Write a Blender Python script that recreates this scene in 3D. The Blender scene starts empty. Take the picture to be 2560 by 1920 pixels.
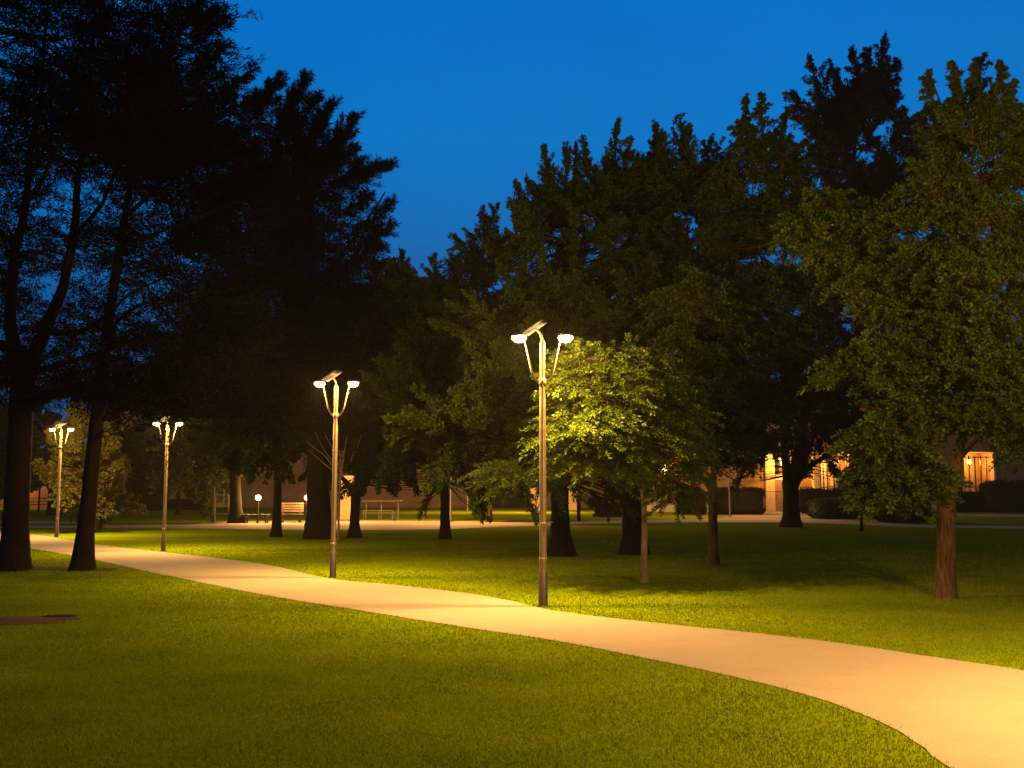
import bpy, math, random
import numpy as np

random.seed(7)
C = bpy.context.scene.collection
SC = bpy.context.scene

# ------------------------------------------------------------------ camera geometry
F = 2489.0            # focal length in photo pixels (35 mm on 36 mm, 2560 px wide)
CAMZ = 1.7
HAZE = 0.00027
HOR = 1225.0
PITCH = math.atan((HOR - 960.0) / F)
CP, SP = math.cos(PITCH), math.sin(PITCH)

def P(px, py, Y):
    """world point at depth Y that stands on this line of sight"""
    u = (px - 1280.0) / F
    v = (960.0 - py) / F
    k = Y / (CP - SP * v)
    return np.array([u * k, Y, CAMZ + (SP + CP * v) * k])

def G(px, py):
    """ground point"""
    u = (px - 1280.0) / F
    v = (960.0 - py) / F
    k = -CAMZ / (SP + CP * v)
    return np.array([u * k, (CP - SP * v) * k, 0.0])

# ------------------------------------------------------------------ mesh helpers
def np_mesh(name, V, Fq):
    V = np.asarray(V, dtype=np.float32).reshape(-1, 3)
    Fq = np.asarray(Fq, dtype=np.int32)
    k = Fq.shape[1]
    me = bpy.data.meshes.new(name)
    me.vertices.add(len(V)); me.vertices.foreach_set('co', V.ravel())
    me.loops.add(Fq.size); me.loops.foreach_set('vertex_index', Fq.ravel())
    me.polygons.add(len(Fq)); me.polygons.foreach_set('loop_start', np.arange(0, Fq.size, k, dtype=np.int32))
    me.update(calc_edges=True)
    return me

def link(name, me, mat, parent=None, smooth=False):
    o = bpy.data.objects.new(name, me)
    C.objects.link(o)
    if mat is not None:
        me.materials.append(mat)
    if smooth:
        me.polygons.foreach_set('use_smooth', np.ones(len(me.polygons), dtype=bool))
    if parent is not None:
        o.parent = parent
    return o

def thing(name, label, cat, loc=(0, 0, 0), rz=0.0, group=None):
    o = bpy.data.objects.new(name, None)
    o.empty_display_size = 0.3
    C.objects.link(o)
    o.location = loc; o.rotation_euler = (0, 0, rz)
    o['label'] = label; o['category'] = cat
    if group: o['group'] = group
    return o

def tag(o, label=None, cat=None, group=None, kind=None):
    if label: o['label'] = label
    if cat: o['category'] = cat
    if group: o['group'] = group
    if kind: o['kind'] = kind
    return o

def dup(root, loc, rz, label, group=None, scale=1.0):
    r = root.copy(); C.objects.link(r)
    r.location = loc; r.rotation_euler = (0, 0, rz); r.scale = (scale,) * 3
    r['label'] = label
    if group: r['group'] = group
    for ch in list(root.children):
        c = ch.copy(); C.objects.link(c); c.parent = r
        for g in list(ch.children):
            d = g.copy(); C.objects.link(d); d.parent = c
    return r

class MB:
    """collects simple solids into one mesh"""
    def __init__(s): s.v = []; s.f = []
    def box(s, x0, x1, y0, y1, z0, z1, rot=None, at=(0, 0, 0)):
        n = len(s.v)
        p = [(x0,y0,z0),(x1,y0,z0),(x1,y1,z0),(x0,y1,z0),(x0,y0,z1),(x1,y0,z1),(x1,y1,z1),(x0,y1,z1)]
        for q in p:
            q = np.array(q, float)
            if rot is not None: q = rot @ q
            s.v.append(tuple(q + np.array(at)))
        s.f += [[n,n+3,n+2,n+1],[n+4,n+5,n+6,n+7],[n,n+1,n+5,n+4],[n+1,n+2,n+6,n+5],[n+2,n+3,n+7,n+6],[n+3,n,n+4,n+7]]
        return s
    def tube(s, pts, rad, n=8, wob=0.0, rng=None, cap=True):
        V, Q = tube_np(pts, rad, n, wob, rng)
        b = len(s.v)
        s.v += [tuple(x) for x in V]
        s.f += [[int(i) + b for i in q] for q in Q]
        if cap:
            m = len(pts)
            s.f.append([b + i for i in range(n)][::-1]); s.f.append([b + (m - 1) * n + i for i in range(n)])
        return s
    def lathe(s, prof, n=24, at=(0, 0, 0), sx=1.0, sy=1.0):
        b = len(s.v)
        for r, z in prof:
            for i in range(n):
                a = 2 * math.pi * i / n
                s.v.append((at[0] + r * math.cos(a) * sx, at[1] + r * math.sin(a) * sy, at[2] + z))
        for j in range(len(prof) - 1):
            for i in range(n):
                i2 = (i + 1) % n
                s.f.append([b + j*n + i, b + j*n + i2, b + (j+1)*n + i2, b + (j+1)*n + i])
        s.f.append([b + i for i in range(n)][::-1])
        s.f.append([b + (len(prof) - 1) * n + i for i in range(n)])
        return s
    def build(s, name, mat, parent=None, smooth=False, bevel=0.0):
        me = bpy.data.meshes.new(name)
        me.from_pydata(s.v, [], s.f); me.update()
        o = link(name, me, mat, parent)
        if smooth:
            me.polygons.foreach_set('use_smooth', np.ones(len(me.polygons), dtype=bool))
            try: me.set_sharp_from_angle(angle=math.radians(38))
            except Exception: pass
        if bevel:
            m = o.modifiers.new('bevel', 'BEVEL'); m.width = bevel; m.segments = 2; m.limit_method = 'ANGLE'
        return o

def smooth_path(pts, rad, step):
    """Catmull-Rom through the points"""
    pts = np.asarray(pts, float); rad = np.asarray(rad, float)
    if len(pts) < 3:
        n = max(2, int(np.linalg.norm(pts[1] - pts[0]) / step))
        t = np.linspace(0, 1, n + 1)[:, None]
        return pts[0] * (1 - t) + pts[1] * t, rad[0] * (1 - t[:, 0]) + rad[1] * t[:, 0]
    ext = np.vstack([2 * pts[0] - pts[1], pts, 2 * pts[-1] - pts[-2]])
    op, orad = [], []
    for i in range(len(pts) - 1):
        p0, p1, p2, p3 = ext[i], ext[i+1], ext[i+2], ext[i+3]
        n = max(2, int(np.linalg.norm(p2 - p1) / step))
        for k in range(n):
            t = k / n
            op.append(0.5 * ((2*p1) + (-p0+p2)*t + (2*p0-5*p1+4*p2-p3)*t*t + (-p0+3*p1-3*p2+p3)*t**3))
            orad.append(rad[i] * (1 - t) + rad[i+1] * t)
    op.append(pts[-1]); orad.append(rad[-1])
    return np.array(op), np.array(orad)

def tube_np(pts, rad, n=8, wob=0.0, rng=None):
    pts = np.asarray(pts, float); rad = np.asarray(rad, float)
    m = len(pts)
    T = np.gradient(pts, axis=0) if m > 2 else np.repeat((pts[1] - pts[0])[None], m, 0)
    T /= np.linalg.norm(T, axis=1)[:, None] + 1e-9
    ref = np.array([0.0, 1.0, 0.0]) if abs(T[0][1]) < 0.9 else np.array([1.0, 0, 0])
    A = np.cross(T, ref); A /= np.linalg.norm(A, axis=1)[:, None] + 1e-9
    B = np.cross(T, A)
    ang = np.arange(n) * 2 * math.pi / n
    r = np.repeat(rad[:, None], n, 1)
    if wob and rng is not None:
        prof = 1 + wob * (0.7 * np.sin(ang * 3 + rng.uniform(0, 6)) + 0.6 * np.sin(ang * 5 + rng.uniform(0, 6)))
        r = r * prof[None] * (1 + wob * 0.6 * rng.standard_normal((m, n)))
    V = pts[:, None, :] + r[:, :, None] * (np.cos(ang)[None, :, None] * A[:, None, :] + np.sin(ang)[None, :, None] * B[:, None, :])
    i = np.arange(m - 1)[:, None] * n
    j = np.arange(n)[None, :]
    j2 = (j + 1) % n
    Q = np.stack([i + j, i + j2, i + n + j2, i + n + j], -1).reshape(-1, 4)
    return V.reshape(-1, 3), Q

def segs_mesh(A, B, ra, rb):
    """many thin three sided twigs"""
    N = len(A)
    d = B - A
    d = d / (np.linalg.norm(d, axis=1)[:, None] + 1e-9)
    ref = np.where(np.abs(d[:, 2:3]) > 0.9, np.array([[1.0, 0, 0]]), np.array([[0, 0, 1.0]]))
    u = np.cross(d, ref); u /= np.linalg.norm(u, axis=1)[:, None] + 1e-9
    w = np.cross(d, u)
    V = []
    for base, r in ((A, ra), (B, rb)):
        for k in range(3):
            a = 2 * math.pi * k / 3
            V.append(base + (u * math.cos(a) + w * math.sin(a)) * r[:, None])
    V = np.stack(V, 1)           # N,6,3
    q = np.array([[0,1,4,3],[1,2,5,4],[2,0,3,5]])
    Q = (np.arange(N)[:, None, None] * 6 + q[None]).reshape(-1, 4)
    return V.reshape(-1, 3), Q

# ------------------------------------------------------------------ materials
def new_mat(name):
    m = bpy.data.materials.new(name); m.use_nodes = True
    nt = m.node_tree
    b = nt.nodes['Principled BSDF']
    return m, nt, b

def N(nt, t, **kw):
    n = nt.nodes.new(t)
    for k, v in kw.items():
        setattr(n, k, v)
    return n

def noise(nt, scale, detail=4.0, stretch=None, rough=0.55, coord='Object'):
    tc = N(nt, 'ShaderNodeTexCoord')
    nz = N(nt, 'ShaderNodeTexNoise')
    nz.inputs['Scale'].default_value = scale; nz.inputs['Detail'].default_value = detail
    nz.inputs['Roughness'].default_value = rough
    if stretch:
        mp = N(nt, 'ShaderNodeMapping'); mp.inputs['Scale'].default_value = stretch
        nt.links.new(tc.outputs[coord], mp.inputs['Vector']); nt.links.new(mp.outputs['Vector'], nz.inputs['Vector'])
    else:
        nt.links.new(tc.outputs[coord], nz.inputs['Vector'])
    return nz

def ramp(nt, src, stops):
    r = N(nt, 'ShaderNodeValToRGB')
    e = r.color_ramp.elements
    while len(e) > 1: e.remove(e[-1])
    e[0].position = stops[0][0]; e[0].color = (*stops[0][1], 1)
    for p, c in stops[1:]:
        x = e.new(p); x.color = (*c, 1)
    nt.links.new(src, r.inputs['Fac'])
    return r

def bump(nt, b, src, strength, dist):
    bp = N(nt, 'ShaderNodeBump'); bp.inputs['Strength'].default_value = strength; bp.inputs['Distance'].default_value = dist
    nt.links.new(src, bp.inputs['Height']); nt.links.new(bp.outputs['Normal'], b.inputs['Normal'])

def mul(nt, a, bsock, fac=1.0):
    m = N(nt, 'ShaderNodeMix', data_type='RGBA', blend_type='MULTIPLY')
    m.inputs[0].default_value = fac
    nt.links.new(a, m.inputs[6]); nt.links.new(bsock, m.inputs[7])
    return m.outputs[2]

def mat_plain(name, col, rough=0.6, metal=0.0, var=0.25, scale=6.0, bmp=0.0):
    m, nt, b = new_mat(name)
    nz = noise(nt, scale, 5)
    lo = tuple(c * (1 - var) for c in col); hi = tuple(min(1, c * (1 + var)) for c in col)
    r = ramp(nt, nz.outputs['Fac'], [(0.3, lo), (0.7, hi)])
    nt.links.new(r.outputs['Color'], b.inputs['Base Color'])
    b.inputs['Roughness'].default_value = rough; b.inputs['Metallic'].default_value = metal
    if rough > 0.75: b.inputs['Specular IOR Level'].default_value = 0.05
    if bmp: bump(nt, b, nz.outputs['Fac'], bmp, 0.01)
    return m

def mat_leaf(name, dark, light, trans=0.3, rough=0.5, spec=0.3):
    m, nt, b = new_mat(name)
    out = nt.nodes['Material Output']
    g = N(nt, 'ShaderNodeNewGeometry')
    r = ramp(nt, g.outputs['Random Per Island'], [(0.0, dark), (0.55, tuple((a + c) / 2 for a, c in zip(dark, light))), (1.0, light)])
    nz = noise(nt, 0.9, 3)
    r2 = ramp(nt, nz.outputs['Fac'], [(0.3, (0.62, 0.66, 0.62)), (0.7, (1.15, 1.08, 1.0))])
    col = mul(nt, r.outputs['Color'], r2.outputs['Color'])
    nt.links.new(col, b.inputs['Base Color'])
    b.inputs['Roughness'].default_value = rough
    b.inputs['Specular IOR Level'].default_value = spec
    t = N(nt, 'ShaderNodeBsdfTranslucent')
    nt.links.new(col, t.inputs['Color'])
    mx = N(nt, 'ShaderNodeMixShader'); mx.inputs['Fac'].default_value = trans
    nt.links.new(b.outputs['BSDF'], mx.inputs[1]); nt.links.new(t.outputs['BSDF'], mx.inputs[2])
    nt.links.new(mx.outputs['Shader'], out.inputs['Surface'])
    return m

def mat_bark(name, dark, light, scale=1.0):
    m, nt, b = new_mat(name)
    nz = noise(nt, 9.0 * scale, 6, stretch=(3.2, 3.2, 0.42), rough=0.65)
    r = ramp(nt, nz.outputs['Fac'], [(0.32, dark), (0.5, tuple((a + c) / 2 for a, c in zip(dark, light))), (0.68, light)])
    n2 = noise(nt, 1.3, 4)
    r2 = ramp(nt, n2.outputs['Fac'], [(0.35, (0.7, 0.7, 0.72)), (0.65, (1.1, 1.05, 1.0))])
    nt.links.new(mul(nt, r.outputs['Color'], r2.outputs['Color']), b.inputs['Base Color'])
    b.inputs['Roughness'].default_value = 0.9
    b.inputs['Specular IOR Level'].default_value = 0.08
    bump(nt, b, nz.outputs['Fac'], 0.9, 0.03)
    return m

def mat_emit(name, col, strength):
    m, nt, b = new_mat(name)
    b.inputs['Base Color'].default_value = (*col, 1)
    b.inputs['Emission Color'].default_value = (*col, 1)
    b.inputs['Emission Strength'].default_value = strength
    nz = noise(nt, 14, 2)
    r = ramp(nt, nz.outputs['Fac'], [(0.3, (0.85, 0.85, 0.85)), (0.7, (1, 1, 1))])
    rgb = N(nt, 'ShaderNodeRGB'); rgb.outputs[0].default_value = (*col, 1)
    nt.links.new(mul(nt, r.outputs['Color'], rgb.outputs[0]), b.inputs['Emission Color'])
    return m

def mat_glow(name, col, strength):
    m = mat_emit(name, col, strength)
    nt = m.node_tree; b = nt.nodes['Principled BSDF']; b.inputs['Base Color'].default_value = (0.01, 0.008, 0.005, 1); out = nt.nodes['Material Output']
    t = N(nt, 'ShaderNodeBsdfTransparent'); mx = N(nt, 'ShaderNodeMixShader'); mx.inputs['Fac'].default_value = 0.6
    nt.links.new(b.outputs['BSDF'], mx.inputs[1]); nt.links.new(t.outputs['BSDF'], mx.inputs[2]); nt.links.new(mx.outputs['Shader'], out.inputs['Surface'])
    return m

def mat_lawn(name):
    m, nt, b = new_mat(name)
    a = noise(nt, 0.55, 5, stretch=(0.6, 1.6, 1))       # broad random tone patches, longer along x
    f = noise(nt, 38, 6, stretch=(0.8, 1.3, 1), rough=0.7)
    r = ramp(nt, a.outputs['Fac'], [(0.3, (0.104, 0.136, 0.0013)), (0.5, (0.128, 0.156, 0.0013)), (0.68, (0.158, 0.172, 0.0018))])
    r2 = ramp(nt, f.outputs['Fac'], [(0.3, (0.8, 0.82, 0.78)), (0.7, (1.1, 1.08, 1.0))])
    nt.links.new(mul(nt, r.outputs['Color'], r2.outputs['Color']), b.inputs['Base Color'])
    b.inputs['Roughness'].default_value = 0.9
    b.inputs['Specular IOR Level'].default_value = 0.0
    bump(nt, b, f.outputs['Fac'], 0.6, 0.03)
    return m

def mat_path(name):
    m, nt, b = new_mat(name)
    a = noise(nt, 0.5, 5); f = noise(nt, 60, 5, rough=0.7)
    r = ramp(nt, a.outputs['Fac'], [(0.3, (0.250, 0.167, 0.112)), (0.55, (0.272, 0.185, 0.124)), (0.75, (0.292, 0.200, 0.135))])
    r2 = ramp(nt, f.outputs['Fac'], [(0.3, (0.86, 0.85, 0.83)), (0.6, (1.03, 1.03, 1.03))])
    s = noise(nt, 2.2, 6, rough=0.75)
    r3 = ramp(nt, s.outputs['Fac'], [(0.33, (0.92, 0.91, 0.9)), (0.5, (1, 1, 1))])
    c = mul(nt, mul(nt, r.outputs['Color'], r2.outputs['Color']), r3.outputs['Color'])
    nt.links.new(c, b.inputs['Base Color'])
    b.inputs['Roughness'].default_value = 0.85; b.inputs['Specular IOR Level'].default_value = 0.05
    bump(nt, b, f.outputs['Fac'], 0.25, 0.006)
    return m

def mat_brick(name, c1, c2, mortar):
    m, nt, b = new_mat(name)
    tc = N(nt, 'ShaderNodeTexCoord'); mp = N(nt, 'ShaderNodeMapping')
    mp.inputs['Rotation'].default_value = (math.radians(90), 0, 0)
    br = N(nt, 'ShaderNodeTexBrick')
    br.inputs['Color1'].default_value = (*c1, 1); br.inputs['Color2'].default_value = (*c2, 1); br.inputs['Mortar'].default_value = (*mortar, 1)
    br.inputs['Scale'].default_value = 1.0; br.inputs['Brick Width'].default_value = 0.5; br.inputs['Row Height'].default_value = 0.22
    br.inputs['Mortar Size'].default_value = 0.012
    nt.links.new(tc.outputs['Object'], mp.inputs['Vector']); nt.links.new(mp.outputs['Vector'], br.inputs['Vector'])
    nz = noise(nt, 1.2, 5)
    r = ramp(nt, nz.outputs['Fac'], [(0.3, (0.72, 0.7, 0.68)), (0.7, (1.08, 1.05, 1.0))])
    nt.links.new(mul(nt, br.outputs['Color'], r.outputs['Color']), b.inputs['Base Color'])
    b.inputs['Roughness'].default_value = 0.85; b.inputs['Specular IOR Level'].default_value = 0.1
    return m

def mat_wood(name, dark, light):
    m, nt, b = new_mat(name)
    nz = noise(nt, 6, 6, stretch=(0.6, 8, 8))
    r = ramp(nt, nz.outputs['Fac'], [(0.3, dark), (0.7, light)])
    nt.links.new(r.outputs['Color'], b.inputs['Base Color'])
    b.inputs['Roughness'].default_value = 0.6
    bump(nt, b, nz.outputs['Fac'], 0.3, 0.004)
    return m

M = dict(
    lawn=mat_lawn('lawn_turf'), path=mat_path('pale_path'),
    blade=mat_leaf('grass_blade', (0.150, 0.180, 0.002), (0.200, 0.216, 0.003), 0.35, 0.8, 0.03),
    soil=mat_plain('bare_soil', (0.055, 0.020, 0.004), 0.95, var=0.45, scale=9, bmp=0.5),
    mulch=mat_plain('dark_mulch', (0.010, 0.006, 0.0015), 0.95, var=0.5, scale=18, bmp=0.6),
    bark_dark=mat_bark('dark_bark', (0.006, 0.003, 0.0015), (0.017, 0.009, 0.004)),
    bark_mid=mat_bark('grey_brown_bark', (0.035, 0.017, 0.005), (0.15, 0.080, 0.025)),
    bark_pale=mat_bark('pale_bark', (0.15, 0.09, 0.036), (0.36, 0.23, 0.10), 1.5),
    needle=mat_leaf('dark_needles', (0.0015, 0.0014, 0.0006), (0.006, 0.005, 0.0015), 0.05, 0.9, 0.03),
    leaf=mat_leaf('green_leaves', (0.030, 0.050, 0.003), (0.115, 0.145, 0.010), 0.28, 0.55, 0.12),
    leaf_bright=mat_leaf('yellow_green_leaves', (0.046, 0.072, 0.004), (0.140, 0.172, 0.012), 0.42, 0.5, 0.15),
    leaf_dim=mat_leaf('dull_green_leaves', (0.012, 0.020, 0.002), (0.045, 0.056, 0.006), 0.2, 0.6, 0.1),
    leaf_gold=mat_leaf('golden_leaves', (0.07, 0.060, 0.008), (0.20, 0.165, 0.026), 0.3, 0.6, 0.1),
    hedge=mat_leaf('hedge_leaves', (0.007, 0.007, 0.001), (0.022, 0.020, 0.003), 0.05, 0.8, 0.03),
    flower=mat_leaf('pale_petals', (0.30, 0.22, 0.16), (0.6, 0.5, 0.4), 0.2),
    pole=mat_plain('painted_steel', (0.24, 0.155, 0.07), 0.38, 0.4, var=0.15, scale=12),
    sleeve=mat_plain('dark_steel_sleeve', (0.085, 0.055, 0.025), 0.5, 0.4, var=0.2, scale=10),
    cap=mat_plain('lamp_housing', (0.12, 0.10, 0.08), 0.45, 0.6, var=0.1),
    panel_back=mat_plain('panel_back_sheet', (0.045, 0.030, 0.040), 0.5, 0.0, var=0.15, scale=3),
    panel_frame=mat_plain('panel_frame', (0.07, 0.05, 0.055), 0.45, 0.4, var=0.1),
    lens=mat_glow('lamp_lens', (1.0, 0.66, 0.20), 8.0),
    globe=mat_glow('globe_lamp', (1.0, 0.60, 0.17), 6.0),
    lantern=mat_glow('lantern_glass', (1.0, 0.62, 0.18), 9.0),
    brick=mat_brick('sand_brick', (0.27, 0.15, 0.052), (0.23, 0.125, 0.044), (0.18, 0.10, 0.04)),
    plaster=mat_plain('ochre_plaster', (0.42, 0.28, 0.13), 0.9, var=0.15, scale=1.5),
    roof=mat_plain('dark_roof', (0.04, 0.03, 0.025), 0.8),
    door=mat_wood('brown_door', (0.09, 0.05, 0.025), (0.16, 0.095, 0.05)),
    glass=mat_plain('dark_glass', (0.02, 0.02, 0.022), 0.08, var=0.1),
    iron=mat_plain('black_iron', (0.012, 0.010, 0.009), 0.55, 0.3),
    wood=mat_wood('bench_wood', (0.035, 0.018, 0.008), (0.085, 0.047, 0.02)),
    white=mat_plain('white_paint', (0.36, 0.30, 0.23), 0.5, var=0.08),
    dull=mat_plain('dull_pale_metal', (0.17, 0.13, 0.085), 0.6, var=0.15),
    stone=mat_plain('pale_stone', (0.42, 0.33, 0.21), 0.85, var=0.2, scale=5, bmp=0.3),
)

# ------------------------------------------------------------------ ground, paths
def strip(name, up, lo, z, mat, step=0.25):
    """sheet between two edge lines given as ground points"""
    def res(pts, n):
        pts = np.array(pts)
        p, _ = smooth_path(pts, np.zeros(len(pts)), 0.2)
        d = np.r_[0, np.cumsum(np.linalg.norm(np.diff(p, axis=0), axis=1))]
        t = np.linspace(0, d[-1], n)
        return np.stack([np.interp(t, d, p[:, k]) for k in range(3)], 1)
    n = 260
    a, b = res(up, n), res(lo, n)
    rng = np.random.default_rng(3)
    cols = 7
    V = []
    for k in range(cols):
        t = k / (cols - 1)
        V.append(a * (1 - t) + b * t)
    V = np.stack(V, 1)
    V[:, 0, :2] += rng.normal(0, 0.006, (n, 2)); V[:, -1, :2] += rng.normal(0, 0.006, (n, 2))
    V[:, :, 2] = z
    i = np.arange(n - 1)[:, None] * cols; j = np.arange(cols - 1)[None]
    Q = np.stack([i + j + cols, i + j + cols + 1, i + j + 1, i + j], -1).reshape(-1, 4)
    V2 = V.reshape(-1, 3)
    e1 = V2[Q[0][1]] - V2[Q[0][0]]; e2 = V2[Q[0][2]] - V2[Q[0][0]]
    if np.cross(e1, e2)[2] < 0: Q = Q[:, ::-1]
    o = link(name, np_mesh(name, V2, Q), mat)
    return o, np.vstack([a, b[::-1]])[:, :2]

# lawn: one sheet out to the horizon, gently uneven in the distance
gv = np.concatenate([np.linspace(-500, -60, 12), np.linspace(-50, 110, 81), np.linspace(130, 900, 14)])
gx, gy = np.meshgrid(gv, gv)
nx = len(gv)
LV = np.stack([gx, gy, np.zeros_like(gx)], -1).reshape(-1, 3)
ii, jj = np.meshgrid(np.arange(nx - 1), np.arange(nx - 1))
b0 = (jj * nx + ii).ravel()
lawn = link('lawn', np_mesh('lawn', LV, np.stack([b0, b0 + 1, b0 + nx + 1, b0 + nx], -1)), M['lawn'])
tag(lawn, 'mown green lawn of the park reaching back to the buildings', kind='structure')

S = 2560 / 2212.0
up_px = [(-260, 1128), (-120, 1140), (0, 1148), (60, 1153), (200, 1175), (350, 1193), (520, 1212), (600, 1225), (710, 1250), (850, 1264), (1000, 1281), (1100, 1298), (1170, 1315), (1280, 1331), (1450, 1350), (1600, 1365), (1800, 1388), (2000, 1418), (2212, 1450)]
lo_px = [(-260, 1158), (-120, 1166), (0, 1176), (60, 1184), (200, 1209), (320, 1235), (450, 1262), (600, 1291), (800, 1323), (1000, 1355), (1200, 1385), (1400, 1424), (1550, 1455), (1700, 1491), (1830, 1531), (1930, 1575), (2000, 1620), (2048, 1659)]
up_g = [G(x * S, y * S) for x, y in up_px] + [np.array(q) for q in ((5.25, 8.3, 0.), (5.45, 6.6, 0.), (5.5, 3.8, 0.), (5.4, 0., 0.), (5.0, -6., 0.))]
lo_g = [G(x * S, y * S) for x, y in lo_px] + [np.array(q) for q in ((2.88, 5.0, 0.), (3.05, 3.4, 0.), (3.0, 1., 0.), (2.6, -6., 0.))]
path, PATH_POLY = strip('path', up_g, lo_g, 0.006, M['path'])
tag(path, 'pale sandy footpath curving past the row of street lamps', kind='structure')

def px_strip(name, up, lo, z, label):
    o, _ = strip(name, [G(*q) for q in up], [G(*q) for q in lo], z, M['path'])
    tag(o, label, kind='structure'); return o
px_strip('plaza', [(-160, 1316), (330, 1314), (480, 1311), (600, 1302), (830, 1301), (1100, 1303), (1300, 1306), (1640, 1300), (1900, 1296), (2100, 1301), (2300, 1312), (2760, 1318)],
         [(-160, 1321), (330, 1319.5), (560, 1322), (830, 1325), (1100, 1323), (1300, 1315.5), (1640, 1307), (2000, 1307), (2300, 1318), (2760, 1324)], 0.006, 'wide paved walk crossing behind the trees in front of the benches')
px_strip('forecourt', [(1860, 1281), (1960, 1280), (2060, 1281)], [(1800, 1295), (1960, 1294), (2110, 1296)], 0.010, 'paved forecourt leading to the lit door')
px_strip('side_path', [(2380, 1285), (2500, 1286), (2800, 1288)], [(2380, 1291), (2500, 1292), (2800, 1295)], 0.006, 'narrow path in front of the hedge at the right')
px_strip('side_path', [(-200, 1303), (60, 1303), (240, 1305)], [(-200, 1309), (60, 1309), (240, 1310)], 0.006, 'narrow far path seen between the two dark trunks')

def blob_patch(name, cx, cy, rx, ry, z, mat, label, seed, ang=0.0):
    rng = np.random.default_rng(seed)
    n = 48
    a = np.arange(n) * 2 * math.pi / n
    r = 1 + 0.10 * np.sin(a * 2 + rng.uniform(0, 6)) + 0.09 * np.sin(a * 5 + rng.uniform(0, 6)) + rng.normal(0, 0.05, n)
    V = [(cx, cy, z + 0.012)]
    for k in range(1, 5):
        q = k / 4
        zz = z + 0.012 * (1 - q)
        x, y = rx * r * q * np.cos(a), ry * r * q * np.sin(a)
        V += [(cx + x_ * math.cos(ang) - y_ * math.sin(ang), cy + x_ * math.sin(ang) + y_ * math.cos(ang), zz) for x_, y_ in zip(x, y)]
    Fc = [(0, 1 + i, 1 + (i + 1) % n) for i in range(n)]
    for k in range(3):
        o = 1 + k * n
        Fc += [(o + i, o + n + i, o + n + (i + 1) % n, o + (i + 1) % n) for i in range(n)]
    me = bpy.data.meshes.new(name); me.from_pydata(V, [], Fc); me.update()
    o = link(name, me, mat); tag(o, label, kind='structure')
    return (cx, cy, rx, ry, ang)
PATCHES = []
g = G(50, 1552); PATCHES.append(blob_patch('soil_patch', g[0], g[1], 0.78, 0.40, 0.008, M['soil'], 'bare reddish soil patch in the near lawn at the left', 5))
g = G(140, 1545); PATCHES.append(blob_patch('soil_patch', g[0], g[1] + 0.12, 0.26, 0.12, 0.018, M['mulch'], 'small darker patch at the end of the bare soil patch', 9))  # small darker patch overlapping the end of the soil
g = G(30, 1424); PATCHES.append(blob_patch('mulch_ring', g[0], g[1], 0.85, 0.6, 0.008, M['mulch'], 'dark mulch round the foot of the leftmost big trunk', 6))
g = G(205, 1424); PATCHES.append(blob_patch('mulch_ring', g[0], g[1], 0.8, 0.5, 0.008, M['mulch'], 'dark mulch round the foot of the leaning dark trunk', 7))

def in_poly(x, y, poly):
    ins = np.zeros(len(x), bool)
    px, py = poly[:, 0], poly[:, 1]
    j = len(poly) - 1
    for i in range(len(poly)):
        c = ((py[i] > y) != (py[j] > y)) & (x < (px[j] - px[i]) * (y - py[i]) / (py[j] - py[i] + 1e-12) + px[i])
        ins ^= c; j = i
    return ins

def make_grass(n=560000):
    rng = np.random.default_rng(11)
    y0, y1 = 4.0, 34.0
    Y = y0 * (y1 / y0) ** rng.random(n)
    X = (rng.random(n) * 2 - 1) * (0.53 * Y + 1.2)
    keep = ~in_poly(X + rng.normal(0, 0.022, n), Y + rng.normal(0, 0.022, n), PATH_POLY)
    keep &= rng.random(n) < np.clip((34 - Y) / 17, 0, 1) ** 0.8
    for cx, cy, rx, ry, a in PATCHES:
        keep &= (((X - cx) / rx) ** 2 + ((Y - cy) / ry) ** 2) > rng.uniform(0.55, 1.1, n)
    X, Y = X[keep], Y[keep]; n = len(X)
    h = rng.uniform(0.010, 0.024, n) * (1 + 0.02 * Y)
    w = 0.0028 * (0.5 + Y / 9.0)
    a = rng.uniform(0, 2 * math.pi, n)
    lean = rng.uniform(0, 0.9, n) * h
    la = rng.uniform(0, 2 * math.pi, n)
    B = np.stack([X, Y, np.zeros(n)], 1)
    side = np.stack([np.cos(a) * w, np.sin(a) * w, np.zeros(n)], 1)
    tip = B + np.stack([np.cos(la) * lean, np.sin(la) * lean, h], 1)
    V = np.stack([B - side, B + side, tip], 1).reshape(-1, 3)
    T = np.arange(n * 3).reshape(-1, 3)
    o = link('grass', np_mesh('grass', V, T), M['blade'])
    tag(o, 'short mown grass blades covering the near lawn', 'grass', kind='stuff')
make_grass()

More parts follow.
